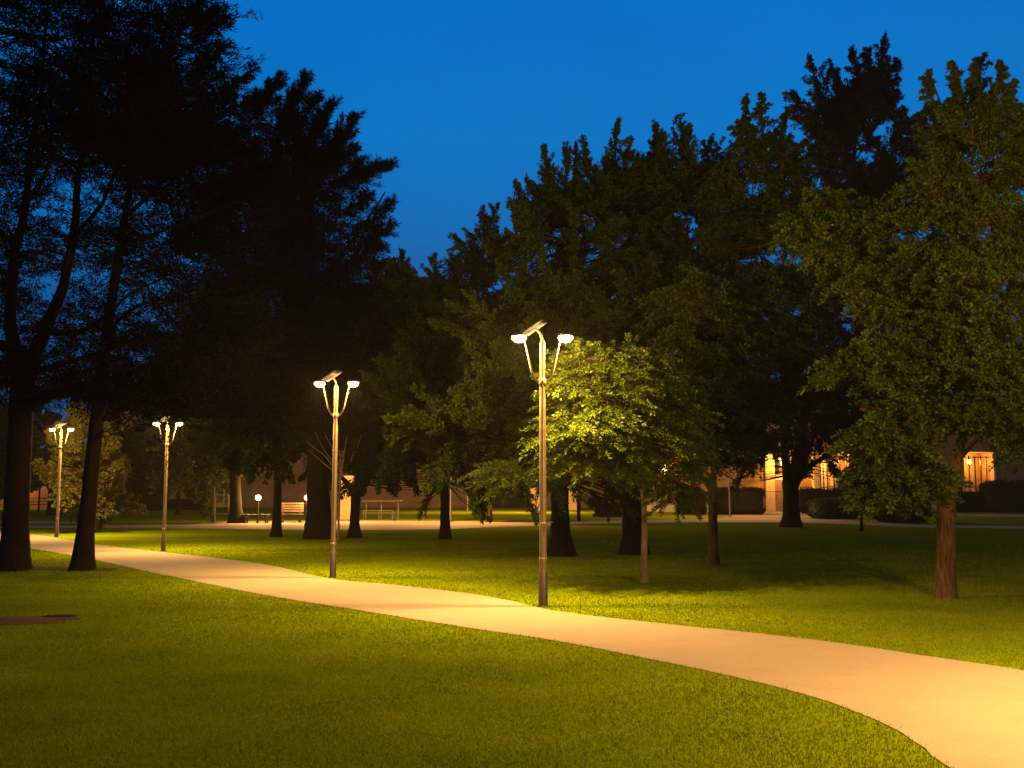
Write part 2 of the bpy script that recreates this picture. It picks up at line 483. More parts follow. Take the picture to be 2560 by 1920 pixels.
# ------------------------------------------------------------------ trees
def sprays_to_leaves(B, D, L, R, nl, size, rng, droop=0.15, flat=0.7, star=0.0):
    """leaf quads spread along each spray axis"""
    n = len(B)
    if np.isscalar(nl): cnt = np.full(n, nl)
    else: cnt = nl
    idx = np.repeat(np.arange(n), cnt)
    m = len(idx)
    t = rng.random(m) ** 0.85
    d = D[idx]; l = L[idx][:, None]; r = R[idx]
    ref = np.where(np.abs(d[:, 2:3]) > 0.85, np.array([[1.0, 0, 0]]), np.array([[0, 0, 1.0]]))
    u = np.cross(d, ref); u /= np.linalg.norm(u, axis=1)[:, None] + 1e-9
    w = np.cross(d, u)
    ph = rng.random(m) * 2 * math.pi
    prof = (1 - 0.8 * t) * np.minimum(1.0, 0.45 + 2.2 * t)
    rr = r * prof * rng.random(m) ** 0.7
    lat = u * np.cos(ph)[:, None] + w * (np.sin(ph) * flat)[:, None]
    pos = B[idx] + d * l * t[:, None] + lat * rr[:, None]
    pos[:, 2] -= droop * L[idx] * t ** 2
    a = d * 0.75 + lat * 0.75 + rng.normal(0, 0.36, (m, 3)); a[:, 2] -= 0.12
    a /= np.linalg.norm(a, axis=1)[:, None] + 1e-9
    nr = rng.normal(0, 0.55, (m, 3)) + np.array([0, 0, 0.9])
    b = np.cross(a, nr); b /= np.linalg.norm(b, axis=1)[:, None] + 1e-9
    up = np.cross(b, a)
    sc = rng.uniform(0.65, 1.3, m)
    ll = (size[0] * sc)[:, None]; ww = (size[1] * sc)[:, None]
    V = np.stack([pos, pos + a * ll * 0.45 + b * ww + up * ww * 0.35, pos + a * ll, pos + a * ll * 0.45 - b * ww + up * ww * 0.35], 1)
    return V.reshape(-1, 3)

def quads(V):
    return np.arange(len(V)).reshape(-1, 4)

def unit(v): return v / (np.linalg.norm(v, axis=-1, keepdims=True) + 1e-9)

def tree(name, label, base, trunk, limbs=(), lobes=(), plumes=(), leaf=(0.09, 0.03), nleaf=70, spray=(0.8, 0.28), style='broad',
         mat='leaf', bark='bark_dark', seed=1, flat=0.7, droop=0.15, upb=0.45, group=None, cat='tree', twig=0.012, hollow=0.35, flare=1.5, lobe_limb=True):
    rng = np.random.default_rng(seed)
    g0 = G(*base); Y = g0[1]; s = F / Y
    root = thing(name, label, cat, tuple(g0), group=group)
    def L3(x, y, dy=0.0): return P(x, y, Y + dy) - g0
    # trunk
    tp = [np.array([0., 0., -0.05])] + [L3(q[0], q[1], q[3] if len(q) > 3 else 0) for q in trunk[1:]]
    tr = [q[2] / 2 / s for q in trunk]
    r0 = tr[0]
    pts, rad = smooth_path(tp, tr, 0.18)
    hz = np.maximum(pts[:, 2], 0)
    rad = rad * (1 + (flare - 1) * np.exp(-hz / (r0 * 1.6 + 0.02)))
    mb = MB(); mb.tube(pts, rad, 14, 0.035, rng)
    mb.build('trunk', M[bark], root, smooth=True)
    anchors = [pts[len(pts) // 3:]]
    arad = [rad[len(pts) // 3:]]
    def add_limb(lp, lr, sub=0.2):
        p, r = smooth_path(lp, lr, sub)
        p = p + np.concatenate([np.zeros((1, 3)), np.cumsum(rng.normal(0, 0.012, (len(p) - 1, 3)), 0)])
        MB().tube(p, r, 8, 0.03, rng).build('limb', M[bark], root, smooth=True)
        anchors.append(p[len(p) // 5:]); arad.append(r[len(p) // 5:])
    top = pts[-1]; rt = rad[-1]
    for lm in limbs:
        add_limb([L3(q[0], q[1], q[3] if len(q) > 3 else 0) for q in lm], [q[2] / 2 / s for q in lm])
    lob = []
    for q in lobes:
        x, y, rx, ry, dy, n = q[:6]
        c = L3(x, y, dy)
        lob.append((c, np.array([rx / s, rx / s * (q[6] if len(q) > 6 else 1.0), ry / s]), n))
    if lobe_limb:
        for c, R, n in lob:
            A = np.concatenate(anchors); AR = np.concatenate(arad)
            ok = A[:, 2] < c[2] - 0.15 * R[2]
            if not ok.any(): ok[:] = True
            d = np.linalg.norm(A - c, axis=1) + (~ok) * 1e3
            k = int(np.argmin(d)); a = A[k]; ra = min(AR[k] * 0.75, rt * 0.9)
            if d[k] < 0.25: continue
            mid = (a + c) / 2 + np.array([0, 0, 0.12 * d[k]])
            end = c + np.array([0, 0, 0.35 * R[2]])
            add_limb([a, mid, c, end], [ra, ra * 0.65, max(0.012, ra * 0.35), 0.01])
    Bs, Ds, Ls, Rs = [], [], [], []
    cnt = []
    shoots = []
    for c, R, n in lob:
        if style == 'broad':
            k_ = max(3, int(n / 8))
            u = unit(rng.standard_normal((k_, 3)))
            b = c + np.array([0, 0, -0.22 * R[2]]) + u * R * (rng.uniform(hollow, 0.8, k_)[:, None] ** 0.7)
            dd = unit(u * np.array([1, 1, 0.6]) + np.array([0, 0, 1.0]) * np.where(u[:, 2:3] > -0.35, upb + 0.25, -0.25) + rng.normal(0, 0.3, (k_, 3)))
            ln = spray[0] * rng.uniform(1.1, 2.1, k_)
            for i in range(k_):
                shoots.append((b[i], b[i] + dd[i] * ln[i], spray[1] * rng.uniform(1.0, 1.6), False))
            continue
        if style == 'cluster':
            k_ = max(3, int(n / 13))
            u = unit(rng.standard_normal((k_, 3)))
            cc = c + u * R * (rng.uniform(hollow, 1.0, k_)[:, None] ** 0.6)
            m_ = 15
            az = rng.uniform(0, 6.283, (k_, m_)); el = rng.uniform(-0.2, 0.85, (k_, m_))
            dd = np.stack([np.cos(az) * np.cos(el), np.sin(az) * np.cos(el), np.sin(el) * 0.8], -1) + 0.55 * (u * np.array([1, 1, 0.3]))[:, None]
            sc = rng.uniform(0.65, 1.3, k_)[:, None]
            Bs.append((cc[:, None] + rng.normal(0, 0.05, (k_, m_, 3))).reshape(-1, 3)); Ds.append(unit(dd).reshape(-1, 3))
            Ls.append((spray[0] * sc * rng.uniform(0.6, 1.2, (k_, m_))).ravel()); Rs.append((spray[1] * sc * rng.uniform(0.8, 1.2, (k_, m_))).ravel())
            cnt.append(np.full(k_ * m_, nleaf)); continue
        u = unit(rng.standard_normal((n, 3)))
        k = rng.uniform(hollow, 0.92, n)[:, None] ** 0.7
        b = c + u * R * k
        o = unit(u * R)
        if style == 'layered':
            dd = o * np.array([1, 1, 0.25]) + np.array([0, 0, -0.05]) + rng.normal(0, 0.22, (n, 3)) * np.array([1, 1, 0.5])
        else:
            dd = o * np.array([1, 1, 0.35]) + np.array([0, 0, upb]) + rng.normal(0, 0.28, (n, 3))
        Bs.append(b); Ds.append(unit(dd)); Ls.append(spray[0] * rng.uniform(0.6, 1.35, n)); Rs.append(spray[1] * rng.uniform(0.7, 1.3, n))
        cnt.append(np.full(n, nleaf))
    pl_seg = []
    for q in plumes:
        tx, ty, bx, by, w = q[:5]; dy = q[5] if len(q) > 5 else rng.uniform(-0.6, 0.6)
        shoots.append((L3(bx, by, dy), L3(tx, ty, dy + rng.uniform(-0.3, 0.3)), w / 2 / s * (0.95 if style == 'conifer' else 1.15), True))
        for sd_ in (() if style == 'conifer' else (-1, 1)):
            f0, f1 = rng.uniform(0.0, 0.3), rng.uniform(0.35, 0.62)
            ox = sd_ * w * rng.uniform(0.35, 0.9)
            b2 = L3(bx + (tx - bx) * f0, by + (ty - by) * f0, dy + rng.uniform(-0.4, 0.4))
            shoots.append((b2, L3(bx + (tx - bx) * f1 + ox, by + (ty - by) * f1, dy + rng.uniform(-0.5, 0.5)), w / 2 / s * rng.uniform(0.6, 0.95), True))
    for b, t, Rp, tall in shoots:
        ax = t - b; ln = np.linalg.norm(ax); ax = ax / ln
        k = int(ln / max(0.07, Rp * (0.13 if tall else 0.20))) + 5
        tt = (np.arange(k) + rng.random(k)) / k
        ph = rng.random(k) * 6.283
        e1 = unit(np.cross(ax, np.array([0.3, 1, 0.1]) + rng.normal(0, .2, 3))); e2 = np.cross(ax, e1)
        per = np.cos(ph)[:, None] * e1 + np.sin(ph)[:, None] * e2
        bend = np.sin(tt * math.pi)[:, None] * e1 * rng.normal(0, 0.06) * ln
        if not tall: bend[:, 2] -= droop * ln * tt ** 2
        Bs.append(b + ax * (tt * ln * 0.93)[:, None] + bend)
        Ds.append(unit(ax * (0.75 + 0.5 * tt[:, None]) + per * (0.8 - 0.3 * tt[:, None]) + rng.normal(0, 0.2, (k, 3))))
        sl = Rp * (1.35 - 1.1 * tt) * rng.uniform(0.35, 1.7, k) + leaf[0] * 0.9
        Ls.append(sl); Rs.append(np.maximum(leaf[0] * 0.6, sl * 0.24))
        cnt.append(np.clip((nleaf * 0.9 * (sl / (spray[1] * 1.3)) ** 1.4).astype(int), 10, 90))
        if tall: pl_seg.append((b, b + ax * ln * 0.9, ln))
    if Bs:
        Bs = np.concatenate(Bs); Ds = np.concatenate(Ds); Ls = np.concatenate(Ls); Rs = np.concatenate(Rs); cnt = np.concatenate(cnt)
        for b, t, ln in pl_seg:
            A = np.concatenate(anchors)
            ok = A[:, 2] < b[2] + 0.2
            d = np.linalg.norm(A - b, axis=1) + (~ok) * 1e3
            a = A[int(np.argmin(d))]
            p, r = smooth_path([a, (a + b) / 2 + np.array([0, 0, 0.05]), b, (b + t) / 2, t], [0.05, 0.045, 0.035, 0.02, 0.006], 0.3)
            anchors.append(p); arad.append(r)
            pl_seg_mesh.append((p, r))
        A = np.concatenate(anchors)
        near = np.empty(len(Bs), int)
        for i0 in range(0, len(Bs), 400):
            d = ((Bs[i0:i0+400, None, :] - A[None]) ** 2).sum(-1)
            d += np.maximum(0, A[None, :, 2] - Bs[i0:i0+400, None, 2]) ** 2 * 2
            near[i0:i0+400] = d.argmin(1)
        a = A[near]
        mid = (a + Bs) / 2 + rng.normal(0, 0.06, a.shape) + np.array([0, 0, -0.03])
        tipd = Bs + Ds * Ls[:, None] * 0.92; tipd[:, 2] -= droop * Ls * 0.85
        tw = np.full(len(Bs), twig)
        s1 = segs_mesh(a, mid, tw * 1.5, tw * 1.1); s2 = segs_mesh(mid, Bs, tw * 1.1, tw * 0.8); s3 = segs_mesh(Bs, tipd, tw * 0.8, tw * 0.25)
        VV, QQ, off = [], [], 0
        for v, q in (s1, s2, s3):
            VV.append(v); QQ.append(q + off); off += len(v)
        for p, r in pl_seg_mesh:
            v, q = tube_np(p, r, 5); VV.append(v); QQ.append(q + off); off += len(v)
        pl_seg_mesh.clear()
        link('twigs', np_mesh('twigs', np.concatenate(VV), np.concatenate(QQ)), M[bark], root)
        V = sprays_to_leaves(Bs, Ds, Ls, Rs, cnt, leaf, rng, droop, flat)
        link('crown', np_mesh('crown', V, quads(V)), M[mat], root)
    return root
pl_seg_mesh = []

# --- two big dark conifers at the left ---------------------------------------------------
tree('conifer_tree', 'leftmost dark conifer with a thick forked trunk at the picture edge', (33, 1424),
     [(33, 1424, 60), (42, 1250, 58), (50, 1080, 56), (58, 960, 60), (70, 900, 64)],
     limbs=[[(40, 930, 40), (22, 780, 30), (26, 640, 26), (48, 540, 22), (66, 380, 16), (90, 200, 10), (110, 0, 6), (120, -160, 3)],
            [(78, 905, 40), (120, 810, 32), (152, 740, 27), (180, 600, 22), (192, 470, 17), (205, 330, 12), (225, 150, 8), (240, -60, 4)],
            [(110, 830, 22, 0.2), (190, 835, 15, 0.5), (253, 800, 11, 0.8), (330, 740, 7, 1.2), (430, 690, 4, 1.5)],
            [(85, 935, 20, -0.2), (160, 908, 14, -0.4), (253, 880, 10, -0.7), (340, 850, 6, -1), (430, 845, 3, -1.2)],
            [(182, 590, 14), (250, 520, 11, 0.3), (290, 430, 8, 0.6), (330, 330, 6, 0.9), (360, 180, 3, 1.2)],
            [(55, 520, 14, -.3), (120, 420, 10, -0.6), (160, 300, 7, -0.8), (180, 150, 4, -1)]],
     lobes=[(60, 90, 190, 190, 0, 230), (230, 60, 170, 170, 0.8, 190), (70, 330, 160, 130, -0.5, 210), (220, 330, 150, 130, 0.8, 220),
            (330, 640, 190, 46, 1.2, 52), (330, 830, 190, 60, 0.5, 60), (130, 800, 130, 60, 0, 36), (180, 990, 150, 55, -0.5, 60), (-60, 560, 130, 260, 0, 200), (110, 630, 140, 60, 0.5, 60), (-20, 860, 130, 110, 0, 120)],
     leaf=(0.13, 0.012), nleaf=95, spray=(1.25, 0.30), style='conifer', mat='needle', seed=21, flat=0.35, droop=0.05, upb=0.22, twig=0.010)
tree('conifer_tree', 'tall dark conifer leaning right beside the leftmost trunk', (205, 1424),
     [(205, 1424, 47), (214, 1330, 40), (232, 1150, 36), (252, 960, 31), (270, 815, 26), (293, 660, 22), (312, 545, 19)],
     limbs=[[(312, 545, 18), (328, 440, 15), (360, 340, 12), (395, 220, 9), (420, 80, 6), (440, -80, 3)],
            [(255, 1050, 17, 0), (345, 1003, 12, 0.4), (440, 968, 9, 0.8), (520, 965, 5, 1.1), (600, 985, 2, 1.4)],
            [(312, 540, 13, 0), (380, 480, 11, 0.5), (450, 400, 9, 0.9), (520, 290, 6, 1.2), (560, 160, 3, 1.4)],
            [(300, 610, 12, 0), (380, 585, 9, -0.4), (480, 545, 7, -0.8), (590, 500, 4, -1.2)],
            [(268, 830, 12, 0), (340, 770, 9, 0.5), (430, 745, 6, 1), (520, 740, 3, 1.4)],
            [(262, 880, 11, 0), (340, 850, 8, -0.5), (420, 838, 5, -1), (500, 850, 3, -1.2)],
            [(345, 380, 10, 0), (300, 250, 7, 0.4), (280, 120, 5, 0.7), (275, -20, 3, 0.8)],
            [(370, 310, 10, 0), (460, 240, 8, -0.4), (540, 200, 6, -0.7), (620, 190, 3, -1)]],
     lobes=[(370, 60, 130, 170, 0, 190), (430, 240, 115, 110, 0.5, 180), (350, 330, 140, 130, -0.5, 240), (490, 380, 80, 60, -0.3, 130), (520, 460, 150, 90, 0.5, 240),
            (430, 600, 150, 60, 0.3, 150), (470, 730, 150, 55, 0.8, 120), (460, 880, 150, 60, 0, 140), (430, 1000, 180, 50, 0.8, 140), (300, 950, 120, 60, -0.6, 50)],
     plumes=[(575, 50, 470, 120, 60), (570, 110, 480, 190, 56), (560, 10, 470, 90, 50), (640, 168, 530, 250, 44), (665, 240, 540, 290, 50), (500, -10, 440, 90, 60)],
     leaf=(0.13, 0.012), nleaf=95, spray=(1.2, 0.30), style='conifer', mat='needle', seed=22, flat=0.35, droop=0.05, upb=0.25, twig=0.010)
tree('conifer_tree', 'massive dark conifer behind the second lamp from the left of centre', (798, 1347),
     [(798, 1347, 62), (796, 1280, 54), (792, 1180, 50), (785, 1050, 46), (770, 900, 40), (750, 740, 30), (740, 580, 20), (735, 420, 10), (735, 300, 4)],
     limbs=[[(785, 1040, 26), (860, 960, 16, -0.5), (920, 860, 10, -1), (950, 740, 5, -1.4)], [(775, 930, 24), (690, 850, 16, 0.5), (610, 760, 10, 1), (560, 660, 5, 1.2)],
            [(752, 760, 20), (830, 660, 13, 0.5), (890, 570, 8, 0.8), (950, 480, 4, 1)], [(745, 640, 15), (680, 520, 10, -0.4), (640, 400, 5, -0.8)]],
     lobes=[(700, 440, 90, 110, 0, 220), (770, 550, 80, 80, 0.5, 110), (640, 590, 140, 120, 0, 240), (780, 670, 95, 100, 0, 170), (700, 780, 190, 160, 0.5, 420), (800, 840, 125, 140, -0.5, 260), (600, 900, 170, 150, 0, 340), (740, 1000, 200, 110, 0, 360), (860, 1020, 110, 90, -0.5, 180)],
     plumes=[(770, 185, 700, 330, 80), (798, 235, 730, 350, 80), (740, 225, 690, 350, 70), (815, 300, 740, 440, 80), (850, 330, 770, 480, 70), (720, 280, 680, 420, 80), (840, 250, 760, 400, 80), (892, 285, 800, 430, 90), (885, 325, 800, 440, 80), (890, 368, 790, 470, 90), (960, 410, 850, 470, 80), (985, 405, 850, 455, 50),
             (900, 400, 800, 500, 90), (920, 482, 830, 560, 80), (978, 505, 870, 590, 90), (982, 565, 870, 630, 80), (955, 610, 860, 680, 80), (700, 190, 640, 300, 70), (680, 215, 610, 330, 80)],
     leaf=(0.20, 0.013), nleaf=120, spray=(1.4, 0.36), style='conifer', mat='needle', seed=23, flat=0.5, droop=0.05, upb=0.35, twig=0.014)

# --- mid-ground trees, left to right ----------------------------------------------------
BG = 'trees standing on the lawn behind the lamps'
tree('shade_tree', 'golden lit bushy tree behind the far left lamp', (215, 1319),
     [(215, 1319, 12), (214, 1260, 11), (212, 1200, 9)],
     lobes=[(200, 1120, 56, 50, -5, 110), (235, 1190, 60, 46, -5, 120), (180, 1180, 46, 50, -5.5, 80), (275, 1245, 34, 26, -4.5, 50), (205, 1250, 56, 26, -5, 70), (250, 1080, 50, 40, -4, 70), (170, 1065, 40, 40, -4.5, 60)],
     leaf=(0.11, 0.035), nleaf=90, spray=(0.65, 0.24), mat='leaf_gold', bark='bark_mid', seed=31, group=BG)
tree('shade_tree', 'forked dark tree left of the golden bushy tree', (129, 1288),
     [(129, 1288, 20), (130, 1240, 18), (130, 1212, 16)],
     limbs=[[(128, 1222, 9), (112, 1195, 7), (105, 1160, 5)], [(131, 1215, 10), (140, 1180, 7), (150, 1140, 4)]],
     lobes=[(110, 1110, 90, 60, 0, 110), (40, 1120, 90, 60, 0, 110), (330, 1120, 100, 60, 0, 120)], leaf=(0.28, 0.1), nleaf=60, spray=(1.3, 0.5), mat='leaf_dim', seed=32, group=BG)
tree('shade_tree', 'thin trunked tree with dim green crown right of the third lamp', (446, 1287),
     [(446, 1287, 12), (446, 1250, 10), (444, 1200, 9)],
     lobes=[(500, 1110, 85, 70, -10, 230), (430, 1090, 90, 70, -4, 180), (560, 1080, 80, 70, -7, 160), (320, 1140, 80, 50, 0, 110), (460, 980, 110, 80, 0, 180), (350, 1040, 90, 70, 0, 140)], leaf=(0.18, 0.065), nleaf=60, spray=(1.1, 0.42), mat='leaf', seed=33, group=BG)
tree('shade_tree', 'dark tree beside the white framed rack and slatted benches', (591, 1308),
     [(591, 1308, 32), (590, 1270, 28), (588, 1200, 26), (588, 1150, 24)], lobes=[(560, 1020, 130, 90, 0, 220), (650, 1030, 110, 80, 0.5, 200), (600, 930, 130, 90, 0, 200)],
     leaf=(0.22, 0.08), nleaf=60, spray=(1.2, 0.5), mat='leaf_dim', seed=34, group=BG)
tree('shade_tree', 'straight dark trunk between the two glowing bollard lights', (691, 1342),
     [(691, 1342, 24), (692, 1300, 21), (695, 1220, 20), (697, 1150, 18)], lobes=[(690, 1030, 120, 80, 0, 220), (620, 1060, 90, 50, 0.5, 110), (730, 930, 120, 90, 0, 200)],
     leaf=(0.17, 0.06), nleaf=60, spray=(1.0, 0.42), mat='leaf_dim', seed=35, group=BG)
tree('bare_sapling', 'leafless sapling fanning thin pale twigs behind the second lamp', (846, 1351),
     [(846, 1351, 6), (848, 1260, 5), (852, 1180, 4)],
     limbs=[[(851, 1200, 3.2), (820, 1146, 2.4), (768, 1102, 1)], [(852, 1190, 3), (800, 1150, 2), (775, 1126, 1)], [(852, 1180, 3), (833, 1130, 2), (812, 1085, 1)], [(853, 1180, 3), (846, 1120, 2), (838, 1070, 1)],
            [(853, 1185, 3), (862, 1120, 2), (868, 1080, 1)], [(853, 1190, 3), (885, 1140, 2), (905, 1085, 1)], [(853, 1195, 3), (878, 1150, 2), (888, 1110, 1)], [(838, 1163, 1.8), (805, 1110, 1.3), (790, 1075, .8)]],
     bark='bark_pale', seed=36, flare=1.1)
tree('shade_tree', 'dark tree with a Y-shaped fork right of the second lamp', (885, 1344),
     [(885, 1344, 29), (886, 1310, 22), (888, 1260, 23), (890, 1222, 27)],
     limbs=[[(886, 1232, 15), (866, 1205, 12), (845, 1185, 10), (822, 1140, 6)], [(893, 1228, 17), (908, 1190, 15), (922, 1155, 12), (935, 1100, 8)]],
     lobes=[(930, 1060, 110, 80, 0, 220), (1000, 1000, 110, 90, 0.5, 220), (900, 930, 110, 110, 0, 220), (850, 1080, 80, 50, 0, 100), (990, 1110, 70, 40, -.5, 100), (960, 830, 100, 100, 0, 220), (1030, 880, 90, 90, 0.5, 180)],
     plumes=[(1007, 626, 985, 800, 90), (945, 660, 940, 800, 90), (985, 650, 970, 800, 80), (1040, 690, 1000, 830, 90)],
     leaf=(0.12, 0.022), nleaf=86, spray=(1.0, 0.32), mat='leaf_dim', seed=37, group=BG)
tree('shade_tree', 'slim dark trunk left of the nearest lamp with a tapering crown', (1113, 1347),
     [(1113, 1347, 26), (1113, 1310, 23), (1112, 1240, 22), (1112, 1160, 20), (1130, 1040, 14), (1160, 900, 10)],
     lobes=[(1140, 880, 120, 130, 0, 300), (1090, 1020, 130, 90, -2, 300), (1200, 760, 110, 120, 0.5, 260), (1090, 780, 80, 100, 0, 180), (1210, 980, 110, 110, -1, 260), (1060, 920, 90, 80, -1, 180), (1160, 1090, 100, 50, -3, 180)],
     plumes=[(1085, 633, 1100, 780, 80), (1127, 633, 1140, 770, 90), (1170, 575, 1200, 720, 100), (1206, 516, 1240, 680, 100), (1235, 510, 1260, 680, 100), (1052, 700, 1070, 820, 80)],
     leaf=(0.105, 0.019), nleaf=84, spray=(1.0, 0.30), mat='leaf', seed=38, group=BG)
tree('shade_tree', 'big spire-topped tree with flared trunk just behind the nearest lamp', (1402, 1390),
     [(1402, 1390, 58), (1402, 1350, 46), (1400, 1280, 42), (1400, 1190, 46), (1410, 1080, 36), (1425, 950, 26), (1440, 800, 16)],
     limbs=[[(1398, 1200, 24), (1340, 1120, 15, -1), (1250, 1110, 9, -2), (1150, 1150, 5, -2.5)], [(1404, 1190, 22), (1470, 1090, 14, 0.5), (1530, 950, 8, 0.8)]],
     lobes=[(1400, 620, 130, 140, 0, 260), (1520, 560, 110, 130, 0.6, 230), (1320, 780, 110, 130, -0.6, 230), (1450, 820, 150, 140, 0.3, 260), (1260, 950, 130, 90, -1.8, 230), (1180, 1070, 110, 60, -2.4, 180),
            (1330, 1050, 130, 80, -1.8, 200), (1560, 760, 120, 140, 0.5, 200), (1500, 1020, 150, 110, 0.8, 190)],
     plumes=[(1311, 507, 1350, 640, 80), (1320, 451, 1370, 600, 80), (1358, 358, 1400, 560, 80), (1375, 420, 1410, 560, 80), (1412, 364, 1420, 560, 90), (1439, 357, 1430, 560, 80), (1459, 335, 1490, 540, 60), (1542, 292, 1535, 540, 110), (1571, 340, 1550, 520, 60), (1520, 400, 1520, 560, 90)],
     leaf=(0.085, 0.015), nleaf=88, spray=(0.95, 0.24), mat='leaf', seed=39, group=BG, flat=0.5)
tree('shade_tree', 'broad dark trunk widening upward left of the slender lit sapling', (1583, 1385),
     [(1583, 1385, 60), (1583, 1330, 50), (1582, 1270, 56), (1582, 1210, 84)],
     limbs=[[(1565, 1225, 40), (1530, 1150, 26), (1500, 1050, 16), (1510, 900, 9)], [(1598, 1225, 42), (1640, 1140, 28, 0.4), (1670, 1000, 18, 0.6), (1680, 820, 9, 0.6)], [(1582, 1225, 36), (1590, 1100, 26, 0.8), (1600, 900, 14, 1)]],
     lobes=[(1660, 480, 90, 90, 0, 200), (1680, 560, 110, 130, 0, 240), (1620, 700, 110, 120, 0.6, 200), (1760, 640, 130, 140, 0, 240), (1720, 850, 140, 130, 0.3, 220), (1620, 940, 120, 120, 1, 170)],
     plumes=[(1600, 395, 1630, 560, 80), (1644, 324, 1650, 540, 90), (1684, 284, 1680, 520, 110), (1723, 308, 1710, 520, 80), (1690, 330, 1690, 500, 110), (1778, 335, 1740, 540, 70), (1800, 350, 1800, 540, 80), (1840, 349, 1820, 540, 80), (1625, 380, 1650, 560, 70)],
     leaf=(0.085, 0.015), nleaf=88, spray=(0.95, 0.24), mat='leaf', seed=40, group=BG, flat=0.5)
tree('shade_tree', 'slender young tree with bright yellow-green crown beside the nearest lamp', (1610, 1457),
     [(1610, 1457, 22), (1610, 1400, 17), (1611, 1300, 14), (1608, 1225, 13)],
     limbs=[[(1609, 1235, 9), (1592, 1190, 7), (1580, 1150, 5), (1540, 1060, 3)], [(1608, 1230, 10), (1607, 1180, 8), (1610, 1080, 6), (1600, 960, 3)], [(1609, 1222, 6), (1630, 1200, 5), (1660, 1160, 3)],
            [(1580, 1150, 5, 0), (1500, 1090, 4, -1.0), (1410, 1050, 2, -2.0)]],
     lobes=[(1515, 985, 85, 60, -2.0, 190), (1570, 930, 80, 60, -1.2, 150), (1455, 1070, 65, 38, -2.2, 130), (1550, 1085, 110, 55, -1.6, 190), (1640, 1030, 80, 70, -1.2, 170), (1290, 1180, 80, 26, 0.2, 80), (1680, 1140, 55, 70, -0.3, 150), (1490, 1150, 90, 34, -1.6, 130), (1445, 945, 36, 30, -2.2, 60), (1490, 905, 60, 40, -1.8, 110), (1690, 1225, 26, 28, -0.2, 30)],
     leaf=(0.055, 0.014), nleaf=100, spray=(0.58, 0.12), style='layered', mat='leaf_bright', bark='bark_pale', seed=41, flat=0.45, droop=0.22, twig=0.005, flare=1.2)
tree('shade_tree', 'straight mid-sized tree between the sapling and the lit doorway', (1783, 1413),
     [(1783, 1413, 26), (1783, 1370, 23), (1782, 1290, 22), (1780, 1225, 21), (1782, 1190, 22)],
     limbs=[[(1776, 1225, 10), (1756, 1192, 7), (1730, 1150, 4)], [(1784, 1200, 15), (1792, 1080, 12), (1830, 900, 8), (1890, 700, 4)]],
     lobes=[(1730, 960, 110, 120, -0.4, 210), (1800, 1060, 130, 100, 0, 230), (1860, 860, 130, 130, 0.2, 240), (1760, 800, 120, 120, -0.4, 220), (1900, 640, 130, 150, 0.3, 260), (1880, 460, 110, 110, 0.3, 200), (1830, 1110, 70, 50, 0.3, 60), (1960, 780, 110, 120, 0, 170)],
     plumes=[(1865, 237, 1890, 420, 80), (1903, 228, 1910, 420, 80), (1970, 266, 1950, 440, 70), (1830, 420, 1850, 560, 80), (1950, 400, 1950, 560, 80), (1990, 430, 1990, 600, 80)],
     leaf=(0.085, 0.016), nleaf=88, spray=(0.80, 0.15), style='cluster', mat='leaf', bark='bark_mid', seed=42, group=BG, flat=0.55, droop=0.42, twig=0.007)
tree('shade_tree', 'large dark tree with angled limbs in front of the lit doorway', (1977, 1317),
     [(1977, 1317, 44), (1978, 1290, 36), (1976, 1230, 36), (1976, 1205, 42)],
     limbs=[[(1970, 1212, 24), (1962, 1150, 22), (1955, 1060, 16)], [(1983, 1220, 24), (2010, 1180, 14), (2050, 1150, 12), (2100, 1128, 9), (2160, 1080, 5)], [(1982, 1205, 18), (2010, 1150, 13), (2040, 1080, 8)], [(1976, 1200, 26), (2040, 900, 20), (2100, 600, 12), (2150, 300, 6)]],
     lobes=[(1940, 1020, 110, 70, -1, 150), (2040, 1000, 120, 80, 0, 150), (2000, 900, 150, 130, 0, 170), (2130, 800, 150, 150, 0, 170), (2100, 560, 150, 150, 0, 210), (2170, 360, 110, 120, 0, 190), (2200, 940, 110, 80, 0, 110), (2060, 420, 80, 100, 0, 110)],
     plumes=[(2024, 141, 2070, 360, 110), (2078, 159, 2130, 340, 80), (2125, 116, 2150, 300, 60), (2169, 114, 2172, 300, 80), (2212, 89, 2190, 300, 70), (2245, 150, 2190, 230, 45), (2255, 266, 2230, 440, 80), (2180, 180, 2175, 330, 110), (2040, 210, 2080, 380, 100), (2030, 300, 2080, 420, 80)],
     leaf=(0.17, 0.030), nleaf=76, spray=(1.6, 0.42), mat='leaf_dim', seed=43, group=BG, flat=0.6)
tree('sapling', 'thin dark stem standing by the clipped round bush', (2154, 1328),
     [(2154, 1328, 8), (2153, 1270, 6.5), (2151, 1200, 6)], limbs=[[(2152, 1215, 4), (2175, 1180, 3), (2195, 1130, 2)], [(2151, 1205, 4), (2140, 1150, 3), (2132, 1110, 2)]],
     lobes=[(2120, 1090, 50, 30, 0, 40), (2155, 1095, 40, 30, 0, 40), (2185, 1105, 36, 36, 0, 36)], leaf=(0.15, 0.05), nleaf=40, spray=(0.8, 0.3), mat='leaf_dim', seed=44)
